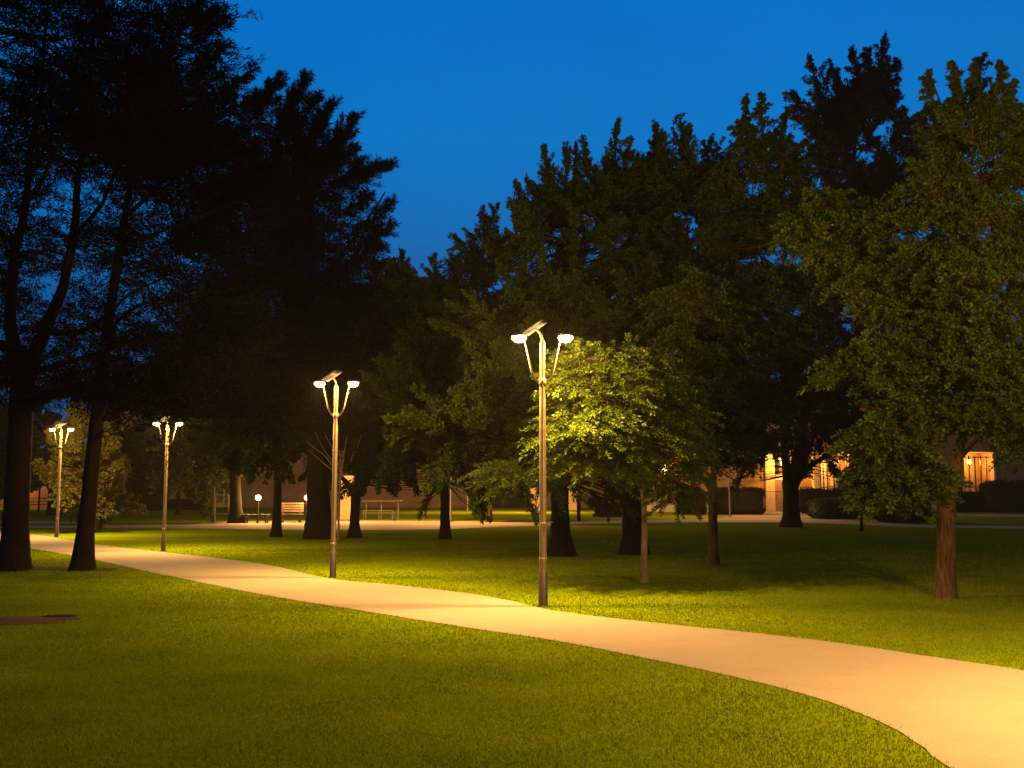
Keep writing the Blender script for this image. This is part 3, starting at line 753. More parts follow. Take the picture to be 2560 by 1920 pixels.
tree('shade_tree', 'large near right tree with furrowed brown trunk and drooping lit leaf clusters', (2366, 1495),
     [(2366, 1495, 48), (2366, 1440, 44), (2366, 1330, 42), (2367, 1260, 44), (2368, 1225, 48)],
     limbs=[[(2358, 1250, 30), (2340, 1205, 27), (2322, 1160, 24, 0.2), (2300, 1060, 18, 0.3), (2270, 900, 11, 0.2)], [(2374, 1245, 30), (2388, 1180, 28), (2398, 1090, 25, -0.2), (2420, 950, 18, -0.3), (2440, 700, 11, -0.2), (2450, 450, 6)],
            [(2350, 1180, 12, -0.2), (2290, 1130, 9, -0.8), (2240, 1110, 6, -1.2)], [(2390, 1160, 14, 0.2), (2450, 1090, 10, 0.4), (2520, 1040, 7, 0.6), (2600, 1010, 4, 0.7)]],
     lobes=[(2180, 920, 70, 55, -1.0, 130), (2230, 1150, 70, 75, -0.9, 210), (2250, 1220, 55, 32, -0.9, 110), (2240, 1060, 40, 36, -1.1, 80), (2340, 900, 120, 55, -1.2, 210), (2290, 800, 110, 60, -0.8, 170), (2450, 860, 90, 60, -1.4, 170), (2470, 1010, 80, 55, -1.3, 180),
            (2420, 740, 120, 80, -1.0, 210), (2530, 960, 70, 60, -1.2, 110), (2330, 700, 110, 70, -0.8, 170), (2200, 720, 90, 90, -0.3, 150), (2480, 600, 120, 110, -0.6, 220), (2360, 560, 110, 110, -0.3, 190), (2230, 560, 90, 100, 0, 130), (2560, 780, 80, 110, -0.8, 140),
            (2440, 400, 110, 110, 0, 200), (2570, 520, 100, 130, 0, 150), (2420, 960, 100, 80, 0.8, 100), (2600, 1060, 90, 80, 0, 90), (2120, 640, 70, 80, 0.2, 90), (2050, 560, 60, 90, 0.2, 80)],
     plumes=[(2320, 172, 2380, 340, 70), (2295, 284, 2380, 380, 60), (2371, 150, 2400, 340, 80), (2454, 132, 2440, 340, 100), (2501, 152, 2480, 330, 70), (2537, 199, 2500, 330, 60), (2430, 190, 2430, 360, 110), (2600, 200, 2570, 380, 100), (2330, 360, 2370, 480, 80)],
     leaf=(0.070, 0.016), nleaf=100, spray=(0.58, 0.10), style='cluster', mat='leaf', bark='bark_mid', seed=45, flat=0.6, droop=0.45, upb=0.25, twig=0.006, flare=1.25)
tree('sapling', 'staked young tree with pale trunk on the lit strip beyond the plaza', (1226, 1303),
     [(1226, 1303, 11), (1226, 1270, 9), (1225, 1210, 9), (1225, 1170, 8)], lobes=[(1225, 1140, 60, 50, 0, 70)], leaf=(0.2, 0.07), nleaf=40, spray=(0.9, 0.35), mat='leaf_dim', bark='bark_pale', seed=46)
tree('shrub', 'small yellow-green shrub on a thin stem before the low hedge', (1268, 1272),
     [(1268, 1272, 5), (1270, 1250, 4), (1273, 1232, 3)], lobes=[(1273, 1226, 13, 10, 0, 30)], leaf=(0.2, 0.08), nleaf=30, spray=(0.35, 0.2), mat='leaf_bright', seed=47, cat='shrub')
tree('shrub', 'dark shrub on two bare stems between the brick pillars', (1526, 1292),
     [(1526, 1292, 5), (1524, 1275, 5), (1520, 1260, 5)], limbs=[[(1535, 1298, 5, -2), (1530, 1275, 4, -1), (1528, 1260, 4)]], lobes=[(1530, 1248, 26, 15, 0, 70)], leaf=(0.2, 0.07), nleaf=40, spray=(0.5, 0.3), mat='hedge', seed=48, cat='shrub')

FT = 'dark trees far behind the lawn'
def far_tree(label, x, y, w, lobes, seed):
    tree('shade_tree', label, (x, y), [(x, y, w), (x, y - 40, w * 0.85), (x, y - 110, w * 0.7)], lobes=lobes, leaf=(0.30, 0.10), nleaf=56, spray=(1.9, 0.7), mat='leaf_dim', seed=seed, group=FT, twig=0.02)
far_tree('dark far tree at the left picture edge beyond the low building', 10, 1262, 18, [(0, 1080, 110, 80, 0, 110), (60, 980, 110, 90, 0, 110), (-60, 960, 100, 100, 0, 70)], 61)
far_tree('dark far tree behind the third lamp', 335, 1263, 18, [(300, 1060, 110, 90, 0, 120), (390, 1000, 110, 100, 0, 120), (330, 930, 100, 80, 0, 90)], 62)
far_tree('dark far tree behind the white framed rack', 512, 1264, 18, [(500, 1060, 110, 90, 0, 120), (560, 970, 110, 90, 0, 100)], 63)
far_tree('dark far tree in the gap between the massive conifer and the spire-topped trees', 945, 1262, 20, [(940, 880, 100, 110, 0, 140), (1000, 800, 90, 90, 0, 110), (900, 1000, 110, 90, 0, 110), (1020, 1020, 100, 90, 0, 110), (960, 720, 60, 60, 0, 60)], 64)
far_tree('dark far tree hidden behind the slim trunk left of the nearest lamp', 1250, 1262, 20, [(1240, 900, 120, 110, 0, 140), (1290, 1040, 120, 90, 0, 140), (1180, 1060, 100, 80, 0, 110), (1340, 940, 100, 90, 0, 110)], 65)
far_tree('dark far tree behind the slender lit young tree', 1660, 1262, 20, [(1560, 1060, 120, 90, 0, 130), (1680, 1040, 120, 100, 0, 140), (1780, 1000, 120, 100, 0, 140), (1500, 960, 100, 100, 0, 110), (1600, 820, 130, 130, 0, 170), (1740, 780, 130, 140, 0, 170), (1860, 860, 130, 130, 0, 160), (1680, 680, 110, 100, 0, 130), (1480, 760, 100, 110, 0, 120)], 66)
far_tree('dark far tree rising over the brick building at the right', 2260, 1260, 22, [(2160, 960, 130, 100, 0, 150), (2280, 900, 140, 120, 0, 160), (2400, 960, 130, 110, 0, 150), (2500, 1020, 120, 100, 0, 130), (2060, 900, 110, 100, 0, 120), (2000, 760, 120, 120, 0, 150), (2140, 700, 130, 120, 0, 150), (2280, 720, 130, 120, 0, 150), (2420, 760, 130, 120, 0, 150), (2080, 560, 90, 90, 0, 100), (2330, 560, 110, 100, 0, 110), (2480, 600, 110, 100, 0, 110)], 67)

# ------------------------------------------------------------------ hedges and bushes
def hedge(name, label, px0, px1, ytop, ybase, depth, seed, rnd=0.12, mat='hedge', group=None, leafs=9000, Y=None):
    rng = np.random.default_rng(seed)
    a = G(px0, ybase) if Y is None else np.array([P(px0, ybase, Y)[0], Y, 0])
    Yd = a[1]; s = F / Yd
    w = (px1 - px0) / s; h = (ybase - ytop) / s
    cx = a[0] + w / 2
    # soft box, subdivided, roughened
    nx, ny, nz = 26, 10, 12
    def sph(u, v):
        q = np.stack([np.cos(v) * np.cos(u), np.cos(v) * np.sin(u), np.sin(v)], -1)
        e = 0.28 + rnd
        q = np.sign(q) * np.abs(q) ** e
        return q * np.array([w / 2, depth / 2, h / 2]) + np.array([0, 0, h / 2])
    uu, vv = np.meshgrid(np.linspace(0, 2 * math.pi, 60, endpoint=False), np.linspace(-math.pi / 2, math.pi / 2, 24))
    V = sph(uu, vv) * 0.95
    V += rng.normal(0, 0.03, V.shape); V[..., 2] = np.maximum(V[..., 2], 0)
    n = 60
    i = np.arange(23)[:, None] * n; j = np.arange(n)[None]
    Q = np.stack([i + j, i + (j + 1) % n, i + n + (j + 1) % n, i + n + j], -1).reshape(-1, 4)
    V = V.reshape(-1, 3)
    m = leafs
    u = rng.uniform(0, 2 * math.pi, m); v = rng.uniform(-1.2, 1.57, m)
    p = sph(u, v) * rng.uniform(0.94, 1.04, (m, 1)); p[:, 2] = np.maximum(p[:, 2], 0.02)
    aa = unit(rng.standard_normal((m, 3))); bb = unit(np.cross(aa, rng.standard_normal((m, 3))))
    l = rng.uniform(0.06, 0.13, m)[:, None]
    LVv = np.stack([p, p + aa * l * .5 + bb * l * .3, p + aa * l, p + aa * l * .5 - bb * l * .3], 1).reshape(-1, 3)
    LVv[:, 2] = np.maximum(LVv[:, 2], 0.0)
    me = np_mesh(name, np.concatenate([V, LVv]), np.concatenate([Q, quads(LVv) + len(V)]))
    o = link(name, me, M[mat]); o.location = (cx, Yd + depth / 2, 0)
    tag(o, label, 'hedge' if name == 'hedge' else 'bush', group)
    return o
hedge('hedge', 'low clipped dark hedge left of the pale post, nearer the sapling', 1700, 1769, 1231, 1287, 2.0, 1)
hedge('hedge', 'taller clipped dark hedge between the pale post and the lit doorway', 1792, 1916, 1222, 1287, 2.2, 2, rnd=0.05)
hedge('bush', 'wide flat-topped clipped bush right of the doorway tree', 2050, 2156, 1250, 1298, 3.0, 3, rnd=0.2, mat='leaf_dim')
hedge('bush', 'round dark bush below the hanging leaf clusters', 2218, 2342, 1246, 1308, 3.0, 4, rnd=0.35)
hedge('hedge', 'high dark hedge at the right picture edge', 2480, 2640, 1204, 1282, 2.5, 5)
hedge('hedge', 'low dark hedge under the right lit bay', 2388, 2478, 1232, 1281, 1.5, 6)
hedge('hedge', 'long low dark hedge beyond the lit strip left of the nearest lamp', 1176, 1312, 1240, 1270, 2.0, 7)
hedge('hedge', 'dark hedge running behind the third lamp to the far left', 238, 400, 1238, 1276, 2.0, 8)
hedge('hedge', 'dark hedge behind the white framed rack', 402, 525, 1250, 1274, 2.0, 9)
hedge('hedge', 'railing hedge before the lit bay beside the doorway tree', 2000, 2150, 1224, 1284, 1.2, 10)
fb = hedge('bush', 'pale flowering bush under the lit sapling crown', 1638, 1668, 1243, 1262, 0.8, 11, rnd=0.5, mat='flower', leafs=2500, Y=74)
fb.location.z = 0.35
MBs = MB(); MBs.tube([(0, 0, -0.35), (0.02, 0, 0.1)], [0.05, 0.04], 6); MBs.build('stem', M['bark_dark'], fb)

# ------------------------------------------------------------------ street lamps
def head_part(x, root):
    mb = MB()
    mb.lathe([(0.114, 0.012), (0.112, 0.022), (0.098, 0.042), (0.07, 0.058), (0.02, 0.064)], 24, (x, 0, 4.0), 1.0, 0.8)
    hd = mb.build('lamp_head', M['cap'], root, smooth=True)
    lb = MB()
    lb.lathe([(0.015, -0.085), (0.06, -0.078), (0.098, -0.052), (0.116, -0.020), (0.112, 0.011)], 24, (x, 0, 4.0), 1.0, 0.8)
    ln = lb.build('lens', M['lens'], hd, smooth=True)
    return hd

LAMP_W = 2650.0
SIDE = 0.44
def spot_light(name, loc, w, parent, col=(1.0, 0.65, 0.19), rad=0.03, ang=142):
    l = bpy.data.lights.new(name, 'SPOT'); l.energy = w; l.color = col; l.shadow_soft_size = rad
    l.spot_size = math.radians(ang); l.spot_blend = 1.0
    o = bpy.data.objects.new(name, l); C.objects.link(o); o.location = loc; o.parent = parent   # points straight down
    return o

def lamp_light(name, loc, w, parent, col=(1.0, 0.65, 0.19), rad=0.03):
    l = bpy.data.lights.new(name, 'POINT'); l.energy = w; l.color = col; l.shadow_soft_size = rad
    o = bpy.data.objects.new(name, l); C.objects.link(o); o.location = loc; o.parent = parent
    return o

g1 = G(1358, 1516)
LG = 'double-headed solar street lamps along the path'
lamp = thing('street_lamp', 'nearest double-headed street lamp with a tilted solar panel, right of centre', 'street lamp', tuple(g1), 0.0, LG)
MB().lathe([(0.085, 0.0), (0.085, 0.012), (0.069, 0.016), (0.068, 0.50), (0.062, 0.515)], 20).build('base_sleeve', M['sleeve'], lamp, smooth=True)
MB().lathe([(0.054, 0.51), (0.053, 1.2), (0.047, 2.6), (0.044, 3.28), (0.043, 3.9), (0.03, 3.95)], 20).build('pole', M['pole'], lamp, smooth=True)
mb = MB(); mb.lathe([(0.056, 0.66), (0.060, 0.665), (0.060, 0.70), (0.056, 0.705)], 20); mb.lathe([(0.052, 3.27), (0.058, 3.28), (0.058, 3.36), (0.052, 3.37)], 20)
mb.build('collar', M['pole'], lamp, smooth=True)
for sx in (-1, 1):
    p, r = smooth_path([(sx * 0.04, 0, 3.31), (sx * 0.10, 0, 3.35), (sx * 0.155, 0, 3.46), (sx * 0.20, 0, 3.66), (sx * 0.25, 0, 3.88), (sx * 0.30, 0, 4.02)], [0.02, 0.019, 0.018, 0.017, 0.015, 0.013], 0.04)
    MB().tube(p, r, 10).build('arm', M['pole'], lamp, smooth=True)
    head_part(sx * 0.35, lamp)
# solar panel: tilted slab on a short bracket
pa = np.array([-0.30, -0.10, 4.05]); pb = np.array([-0.205, 0.22, 4.05]); ev = np.array([0.29, 0.0, 0.20])
def slab(name, a, b, e, th, mat, parent, inset=0.0, off=0.0):
    n = np.cross(b - a, e); n = n / np.linalg.norm(n)
    if n[2] > 0: n = -n
    c = [a, b, b + e, a + e]
    ctr = sum(c) / 4
    c = [ctr + (q - ctr) * (1 - inset) for q in c]
    V = [tuple(q + n * off) for q in c] + [tuple(q + n * (off - th)) for q in c]
    me = bpy.data.meshes.new(name); me.from_pydata(V, [], [(0,1,2,3),(7,6,5,4),(0,4,5,1),(1,5,6,2),(2,6,7,3),(3,7,4,0)]); me.update()
    return link(name, me, mat, parent)
pn = slab('solar_panel', pa, pb, ev, 0.022, M['panel_frame'], lamp)
slab('back_sheet', pa, pb, ev, 0.003, M['panel_back'], pn, inset=0.16, off=0.004)
slab('solar_cells', pa, pb, ev, 0.003, M['glass'], pn, inset=0.10, off=-0.023)
p, r = smooth_path([(0, 0, 3.9), (-0.02, 0.02, 4.03), (-0.10, 0.06, 4.14)], [0.02, 0.018, 0.015], 0.04)
MB().tube(p, r, 8).build('panel_bracket', M['pole'], lamp, smooth=True)
lamp_spots = [(G(832, 1444), 0.955, 'second nearest double-headed street lamp, at the path bend left of centre', 0.0),
              (G(408, 1378), 0.895, 'third street lamp, between the leaning dark trunk and the benches', 0.06),
              (G(141, 1343), 0.98, 'farthest double-headed street lamp, between the two big dark trunks', -0.05),
              (np.array([5.75, 6.9, 0.0]), 1.0, 'street lamp out of view at the near right end of the path', 0.5)]
lamps = [(lamp, 1.0, 1.0)]
for loc, sc, lab, rz in lamp_spots:
    lamps.append((dup(lamp, tuple(loc), rz, lab, LG, sc), sc, 1.0))
pw = [1.0, 0.85, 0.8, 0.85, 1.0]
sd = [1.0, 0.8, 0.85, 1.3, 2.0]
for (lp, sc, _), k, kk in zip(lamps, pw, sd):
    for sx in (-1, 1):
        spot_light('lamp_spot', (sx * 0.35, 0, 3.94), LAMP_W * k, lp)
        lamp_light('lamp_light', (sx * 0.35, 0, 3.942), LAMP_W * k * kk * SIDE, lp)
MB().box(-0.045, 0.045, -0.085, -0.05, 1.02, 1.22).build('service_box', M['pole'], lamp, bevel=0.006)
mb = MB(); mb.tube([(0.04, -0.02, 1.225), (0.14, -0.05, 1.225)], [0.010, 0.008], 8); mb.tube([(0.12, -0.045, 1.225), (0.12, -0.045, 1.195)], [0.007, 0.007], 8); mb.tube([(0.05, -0.02, 1.235), (0.05, -0.02, 1.265)], [0.008, 0.012], 8)
mb.build('tap', M['panel_frame'], lamp, smooth=True)

# bollard lights by the benches
BW = 1900.0
bl = thing('bollard_light', 'left glowing bollard light beside the slatted bench', 'bollard light', tuple(np.array([P(644, 1300, 52)[0], 52, 0])), group='glowing bollard lights by the benches')
MB().lathe([(0.09, 0), (0.09, 0.03), (0.05, 0.04), (0.045, 1.14), (0.07, 1.16)], 14).build('post', M['iron'], bl, smooth=True)
MB().lathe([(0.03, 1.165), (0.10, 1.19), (0.145, 1.25), (0.155, 1.31), (0.125, 1.39), (0.05, 1.445)], 18).build('globe', M['globe'], bl, smooth=True)
MB().lathe([(0.075, 1.442), (0.06, 1.46), (0.02, 1.475)], 14).build('cap', M['iron'], bl, smooth=True)
bls = [bl, dup(bl, (P(767, 1300, 52)[0], 52, 0), 0, 'right glowing bollard light left of the massive trunk', 'glowing bollard lights by the benches'),
       dup(bl, (P(884, 1300, 53.5)[0], 53.5, 0), 0, 'added bollard light, unseen behind the Y-forked trunk', 'glowing bollard lights by the benches')]  # extra bollard added out of sight to light the plaza and short wall
for b_, w_ in zip(bls, (1.0, 1.0, 0.7)):
    lamp_light('globe_light', (0, 0, 1.31), BW * w_, b_, (1.0, 0.55, 0.13), 0.06)
# taller pale posts with globes up in the leaves
gp = thing('lamp_post', 'thin pale lamp post rising into leaves beside the slim dark trunk', 'lamp post', tuple(np.array([P(1127, 1300, 53)[0], 53, 0])), group='thin pale lamp posts by the plaza')
MB().lathe([(0.09, 0), (0.09, 0.05), (0.05, 0.06), (0.042, 3.9), (0.06, 3.92)], 12).build('post', M['white'], gp, smooth=True)
MB().lathe([(0.05, 3.925), (0.15, 3.98), (0.20, 4.1), (0.19, 4.2), (0.12, 4.3), (0.04, 4.33)], 18).build('globe', M['lantern'], gp, smooth=True)
gps = [gp, dup(gp, (P(1168, 1277, 76)[0], 76, 0), 0, 'thin pale lamp post standing on the lit strip by the low hedge', 'thin pale lamp posts by the plaza'),
       dup(gp, (P(1825, 1290, 63)[0], 63, 0), 0, 'thin pale post with an added globe light between the two clipped dark hedges', 'thin pale lamp posts by the plaza'),  # globe on this post is added to warm the paving at the right
       dup(gp, (P(1361, 1290, 76)[0], 76, 0), 0, 'added globe light on a post, unseen behind the nearest street lamp pole', 'thin pale lamp posts by the plaza', 0.75)]  # whole post is added, out of sight, to light the gate pillars
gps[2].scale = (1, 1, 1.3)
for b_, w_ in zip(gps, (9000, 6000, 6000, 6000)):
    lamp_light('globe_light', (0, 0, 4.12), w_, b_, (1.0, 0.52, 0.13), 0.1)

# ------------------------------------------------------------------ benches and small furniture
def bench(label, px, ybase, w=1.5, rz=0.0, back=True, group='slatted wooden benches by the bollard lights'):
    g = G(px, ybase)
    t = thing('park_bench', label, 'bench', tuple(g), rz, group)
    mb = MB()
    for k in range(5): mb.box(-w/2, w/2, -0.24 + k*0.105, -0.155 + k*0.105, 0.42, 0.46)
    mb.build('seat', M['wood'], t, bevel=0.006)
    if back:
        mb = MB()
        for k in range(4): mb.box(-w/2, w/2, 0.285 + k*0.02, 0.315 + k*0.02, 0.56 + k*0.13, 0.65 + k*0.13)
        mb.build('backrest', M['wood'], t, bevel=0.006)
    for sx in (-w/2 + 0.15, w/2 - 0.15):
        mb = MB(); mb.box(sx-0.035, sx+0.035, -0.2, -0.13, 0, 0.418); mb.box(sx-0.035, sx+0.035, 0.22, 0.29, 0, 0.418)
        mb.box(sx-0.035, sx+0.035, -0.2, 0.29, 0.36, 0.4175)
        if back:
            mb.tube([(sx, 0.255, 0.4), (sx, 0.40, 1.06)], [0.03, 0.025], 6)
        mb.build('leg', M['iron'], t)
    return t
bench('backless slatted bench under the left bollard light', 640, 1308, 1.35, 0.0, back=False)
bench('slatted bench with a tall backrest left of the massive trunk', 727, 1307, 1.2, 0.05)
bench('dark slatted bench in front of the white framed rack', 553, 1307, 1.25, 0.0, back=False)
g = G(556, 1300)
t = thing('rack', 'white thin-framed rack with upright bars behind the dark bench', 'rack', tuple(g))
mb = MB()
for x in (-0.44, 0.36): mb.tube([(x, 0, 0), (x * 0.94, 0, 1.42)], [0.022, 0.018], 6)
mb.build('post', M['dull'], t)
mb = MB()
for z in (0.78, 1.42): mb.tube([(-0.43, 0, z), (0.37, 0, z)], [0.02, 0.02], 6)
for k in range(6): mb.tube([(-0.40 + k * 0.065, -0.01, 0.78), (-0.40 + k * 0.065, -0.01, 0.98)], [0.01, 0.01], 5)
mb.tube([(0.05, 0, 0.78), (0.05, 0, 1.75)], [0.014, 0.012], 5); mb.tube([(0.3, 0, 0.78), (0.3, 0, 1.42)], [0.014, 0.014], 5)
mb.build('rail', M['dull'], t)
g = G(531, 1303)
t = thing('post', 'plain dark square post at the left end of the white rack', 'post', tuple(g))
MB().box(-0.07, 0.07, -0.07, 0.07, 0, 1.85).build('shaft', M['iron'], t, bevel=0.01); MB().box(-0.09, 0.09, -0.09, 0.09, 1.853, 1.9).build('cap', M['iron'], t, bevel=0.008)
# pale topped table with rail seat
g = G(955, 1297)
t = thing('picnic_table', 'long pale-topped table with thin rails right of the forked trunk', 'table', tuple(g))
MB().box(-1.15, 1.15, -0.4, 0.4, 1.0, 1.1).build('tabletop', M['wood'], t, bevel=0.02)
for x in (-0.95, -0.05, 0.95):
    MB().tube([(x, 0, 0), (x, 0, 0.998)], [0.03, 0.03], 8).build('leg', M['dull'], t)
mb = MB()
for z in (0.36, 0.5): mb.tube([(-1.1, -0.62, z), (0.7, -0.62, z)], [0.018, 0.018], 6)
for x in (-1.0, -0.1, 0.68): mb.tube([(x, -0.62, 0), (x, -0.62, 0.5)], [0.018, 0.018], 6)
mb.build('rail', M['dull'], t)
g = G(986, 1302)
t = thing('post', 'short dark post at the right end of the pale-topped table', 'post', tuple(g))
MB().lathe([(0.075, 0), (0.075, 0.5), (0.06, 0.54), (0.02, 0.56)], 12).build('shaft', M['iron'], t, smooth=True)
g = G(1447, 1303)
t = thing('post', 'dark wooden post in front of the right brick pillar', 'post', tuple(g))
MB().box(-0.1, 0.1, -0.1, 0.1, 0, 1.2).build('shaft', M['bark_dark'], t, bevel=0.01); MB().box(-0.12, 0.12, -0.12, 0.12, 1.203, 1.26).build('cap', M['bark_dark'], t, bevel=0.01)
g = G(96, 1287)
t = thing('post', 'tall dark post between the leftmost trunk and the forked tree', 'post', tuple(g))
MB().lathe([(0.1, 0), (0.1, 0.1), (0.07, 0.12), (0.055, 4.2), (0.02, 4.25)], 10).build('shaft', M['iron'], t, smooth=True)
MB().tube([(0, 0, 4.15), (0.25, -0.1, 4.3), (0.5, -0.15, 4.25)], [0.03, 0.03, 0.05], 6).build('bracket', M['white'], t)
g = G(1636, 1290)
t = thing('sign', 'small white oval sign on a thin stake beside the lit sapling', 'sign', tuple(g))
MB().tube([(0, 0, 0), (0, 0, 1.62)], [0.025, 0.022], 6).build('stake', M['white'], t)
mb = MB(); V0 = len(mb.v); mb.lathe([(0.2, -0.015), (0.22, 0.0), (0.2, 0.015)], 20)
mb.v = [(x * 0.9 + 0.0, z - 0.05, 1.72 + y * 0.8) for x, y, z in mb.v]; mb.build('plate', M['white'], t)
g = G(1506, 1274)
o = MB().box(-0.24, 0.24, -0.2, 0.2, 0, 0.3).build('stone_block', M['stone'], bevel=0.03); o.location = tuple(g)
tag(o, 'low pale stone block left of the two-stemmed shrub', 'stone block')

# ------------------------------------------------------------------ buildings and walls
YB = 79.0
def XB(px, Y=YB): return P(px, 1270, Y)[0]
bx = XB(1990)
hall = thing('brick_building', 'low sand-brick building with lit doorway and glowing bays behind the right trees', 'building', (bx, YB, 0))
def lx(px): return XB(px) - bx
HZ = 4.7; TOP = 8.5
solid = [(1610, 1914), (2150, 2408), (2496, 2900)]
mb = MB()
for a, b in solid: mb.box(lx(a), lx(b), 0, 0.4, 0, HZ)
mb.box(lx(1610), lx(2900), 0, 0.4, HZ, TOP)                       # upper wall
mb.box(lx(1610), lx(2900), 2.6, 2.9, 0, HZ)                       # back wall of the bays
for a in (1914, 2150, 2408, 2496): mb.box(lx(a) - (0.3 if a in (1914, 2408) else 0), lx(a) + (0 if a in (1914, 2408) else 0.3), 0.4, 2.6, 0, HZ)
mb.box(lx(1610), lx(2900), 0.4, 2.9, HZ, HZ + 0.2)                # soffit
mb.build('wall', M['brick'], hall)
MB().box(lx(1600), lx(2910), -0.6, 3.4, TOP, TOP + 0.3).build('roof', M['roof'], hall)
mb = MB(); mb.box(lx(1610), lx(1913), -0.05, -0.002, 0, 0.5); mb.box(lx(2151), lx(2407), -0.05, -0.002, 0, 0.5); mb.box(lx(2497), lx(2900), -0.05, -0.002, 0, 0.5)
mb.build('plinth', M['stone'], hall)
for a, b in ((1915, 1938), (2036, 2052), (2128, 2136), (2410, 2414), (2488, 2494)):
    MB().box(lx(a), lx(b), -0.12, 0.5, 0, HZ - 0.01).build('pilaster', M['plaster'], hall, bevel=0.02)
d = MB().box(lx(1942), lx(1972), 0.55, 0.63, 0.02, 2.5).build('door', M['door'], hall, bevel=0.01)
MB().lathe([(0.03, 0), (0.035, 0.03), (0.02, 0.05)], 10, (lx(1946), 0.5, 1.1)).build('handle', M['iron'], d)
mb = MB(); mb.box(lx(1940), lx(1941.6), 0.5, 0.75, 0, 2.9); mb.box(lx(1972.4), lx(1974), 0.5, 0.75, 0, 2.9); mb.box(lx(1941.7), lx(1972.3), 0.5, 0.75, 2.52, 2.88)
mb.build('door_frame', M['white'], hall)
w = MB().box(lx(1944), lx(1970), 2.52, 2.58, 3.0, 4.4).build('window', M['glass'], hall)
mb = MB()
for q in (1944, 1950, 1957, 1963.5, 1970): mb.box(lx(q) - 0.03, lx(q) + 0.03, 2.44, 2.518, 3.0, 4.4)
mb.build('mullion', M['iron'], w)
for a, b in ((2060, 2072), (2078, 2094), (2104, 2122)):
    w = MB().box(lx(a), lx(b), 2.52, 2.58, 1.2, 3.9).build('window', M['plaster'], hall)
    MB().box(lx((a + b) / 2) - 0.03, lx((a + b) / 2) + 0.03, 2.45, 2.518, 1.2, 3.9).build('mullion', M['iron'], w)
LW = 800
def lantern(px, z, y, w, root=hall, f=lx, s=1.0, col=(1.0, 0.50, 0.11)):
    l = MB().lathe([(0.05*s, -0.2*s), (0.13*s, -0.1*s), (0.15*s, 0.08*s), (0.06*s, 0.2*s)], 12, (f(px), y, z)).build('lantern', M['lantern'], root, smooth=True)
    mb = MB(); mb.tube([(f(px), y, z + 0.2*s), (f(px), y, z + 0.34*s), (f(px), max(y + 0.25, 0.2), z + 0.36*s)], [0.02, 0.02, 0.02], 6); mb.lathe([(0.16*s, 0.2*s), (0.05*s, 0.3*s)], 12, (f(px), y, z))
    mb.build('bracket', M['iron'], l)
    lamp_light('lantern_light', (f(px), y, z - 0.03), w, root, col, 0.05)
lantern(1947, 4.05, -1.0, LW * 2.2); lantern(1955, 3.75, -0.5, LW * 0.8)
lantern(2100, 3.95, 1.5, LW * 1.1); lantern(2450, 3.95, 1.5, LW * 1.1); lantern(2024, 3.9, 1.4, LW * 0.6)
lantern(1662, 3.4, -0.4, 600, s=1.6)

def screen(label, a, b, z1, step):
    x0, x1 = XB(a), XB(b)
    t = thing('iron_railing', label, 'railing', ((x0 + x1) / 2, YB + 0.2, 0), group='iron railings across the lit bays')
    h = (x1 - x0) / 2
    for k in range(int((x1 - x0) / step) + 1):
        x = -h + k * step
        MB().box(x - 0.035, x + 0.035, -0.035, 0.035, 0, z1).build('bar', M['iron'], t)
    mb = MB()
    for z in (0.3, 1.9, z1 - 0.15): mb.box(-h, h, -0.062, -0.037, z, z + 0.06)
    mb.build('rail', M['iron'], t)
screen('black iron railing across the lit bay beside the doorway tree', 2056, 2126, 4.4, 0.52)
screen('black iron railing across the lit bay at the far right', 2416, 2486, 4.4, 0.46)
screen('low black iron railing between doorway and lit bay', 1998, 2036, 1.9, 0.22)

def garden_wall(name, label, cat, a, b, Y, h, th, mat, cap=True):
    x0, x1 = P(a, 1270, Y)[0], P(b, 1270, Y)[0]
    t = thing(name, label, cat, ((x0 + x1) / 2, Y, 0)); q = (x1 - x0) / 2
    MB().box(-q, q, 0, th, 0, h).build('wall', M[mat], t)
    if cap: MB().box(-q - 0.08, q + 0.08, -0.08, th + 0.08, h, h + 0.12).build('coping', M['stone'], t, bevel=0.02)
    return t
lb = garden_wall('brick_building', 'long low brick building at the far left behind the dark trunks', 'building', -330, 428, 92, 4.6, 6.0, 'brick', cap=False)
MB().box(-15, 15, -0.5, 6.5, 4.6, 5.0).build('roof', M['roof'], lb)
lantern(48, 3.3, -0.7, 2000, lb, lambda px: P(px, 1270, 92)[0] - lb.location.x, 1.2, (1.0, 0.42, 0.08))  # added lantern, unseen behind the leftmost trunk, washes this wall with light
cb = garden_wall('brick_building', 'long dim brick building closing the park behind the benches', 'building', 430, 1700, 97, 7.2, 6.0, 'brick', cap=False)
MB().box(-25.3, 25.3, -0.5, 6.5, 7.2, 7.6).build('roof', M['roof'], cb)
garden_wall('garden_wall', 'short bright plastered wall behind the Y-forked trunk', 'wall', 850, 880, 58, 2.4, 0.35, 'plaster')
def pillar(label, a, b, h, Y=85):
    x0, x1 = P(a, 1270, Y)[0], P(b, 1270, Y)[0]; q = (x1 - x0) / 2
    t = thing('brick_pillar', label, 'pillar', ((x0 + x1) / 2, Y, 0), group='plastered gate pillars behind the nearest lamp')
    MB().box(-q, q, -q, q, 0, h).build('shaft', M['plaster'], t, bevel=0.02); MB().box(-q - .08, q + .08, -q - .08, q + .08, h + 0.002, h + .14).build('cap', M['stone'], t, bevel=0.02)
pillar('ochre gate pillar just left of the nearest lamp pole', 1326, 1350, 1.75)
pillar('ochre gate pillar right of the flared trunk', 1421, 1443, 1.5)

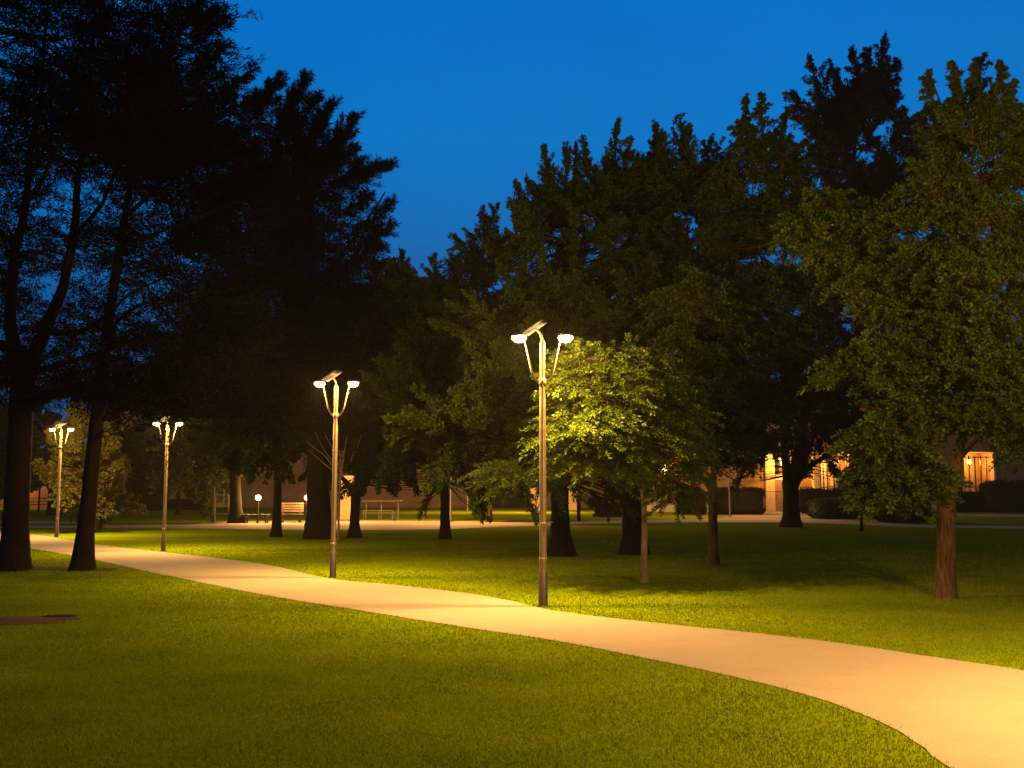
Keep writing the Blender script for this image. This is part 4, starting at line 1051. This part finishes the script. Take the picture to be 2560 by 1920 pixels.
# ------------------------------------------------------------------ evening haze that the lamps light up
hz = MB().box(-520, 920, -520, 920, -1.0, 26.0).build('haze', None)
hm = bpy.data.materials.new('evening_haze'); hm.use_nodes = True
hn = hm.node_tree; hn.nodes.remove(hn.nodes['Principled BSDF'])
pv = hn.nodes.new('ShaderNodeVolumePrincipled')
pv.inputs['Color'].default_value = (1.0, 0.86, 0.64, 1); pv.inputs['Density'].default_value = HAZE; pv.inputs['Anisotropy'].default_value = 0.35
hn.links.new(pv.outputs['Volume'], hn.nodes['Material Output'].inputs['Volume'])
hz.data.materials.append(hm)
tag(hz, 'thin evening haze glowing round the lamps', kind='stuff')

# ------------------------------------------------------------------ sky and camera
w = bpy.data.worlds.new('World'); SC.world = w; w.use_nodes = True
nt = w.node_tree
bgn = nt.nodes['Background']
tc = N(nt, 'ShaderNodeTexCoord'); sep = N(nt, 'ShaderNodeSeparateXYZ')
nt.links.new(tc.outputs['Generated'], sep.inputs[0])
r = ramp(nt, sep.outputs['Z'], [(0.0, (0.004, 0.045, 0.15)), (0.12, (0.004, 0.075, 0.25)), (0.24, (0.002, 0.132, 0.42)), (0.34, (0.0, 0.176, 0.56)), (0.47, (0.0, 0.160, 0.57)), (0.62, (0.0, 0.06, 0.22)), (1.0, (0.0, 0.012, 0.05))])
nz = N(nt, 'ShaderNodeTexNoise'); nz.inputs['Scale'].default_value = 2.2; nz.inputs['Detail'].default_value = 3
mp = N(nt, 'ShaderNodeMapping'); mp.inputs['Scale'].default_value = (1, 1, 2.5)
nt.links.new(tc.outputs['Generated'], mp.inputs['Vector']); nt.links.new(mp.outputs['Vector'], nz.inputs['Vector'])
r2 = ramp(nt, nz.outputs['Fac'], [(0.35, (0.9, 0.9, 0.92)), (0.65, (1.05, 1.05, 1.03))])
nt.links.new(mul(nt, r.outputs['Color'], r2.outputs['Color']), bgn.inputs['Color'])
bgn.inputs['Strength'].default_value = 1.0

cam = bpy.data.cameras.new('camera'); co = bpy.data.objects.new('camera', cam); C.objects.link(co)
cam.sensor_width = 36; cam.lens = 36 * F / 2560.0
co.location = (0, 0, CAMZ); co.rotation_euler = (math.pi / 2 + PITCH, 0, 0)
cam.clip_end = 3000; cam.clip_start = 0.05
SC.camera = co
SC.view_settings.view_transform = 'Standard'
try: SC.view_settings.look = 'None'
except Exception: pass
SC.view_settings.exposure = 0.0; SC.view_settings.gamma = 1.0
cy = SC.cycles
cy.use_denoising = True
cy.max_bounces = 5; cy.diffuse_bounces = 3; cy.glossy_bounces = 2; cy.transmission_bounces = 2; cy.transparent_max_bounces = 4
cy.sample_clamp_indirect = 2.0
cy.volume_bounces = 0
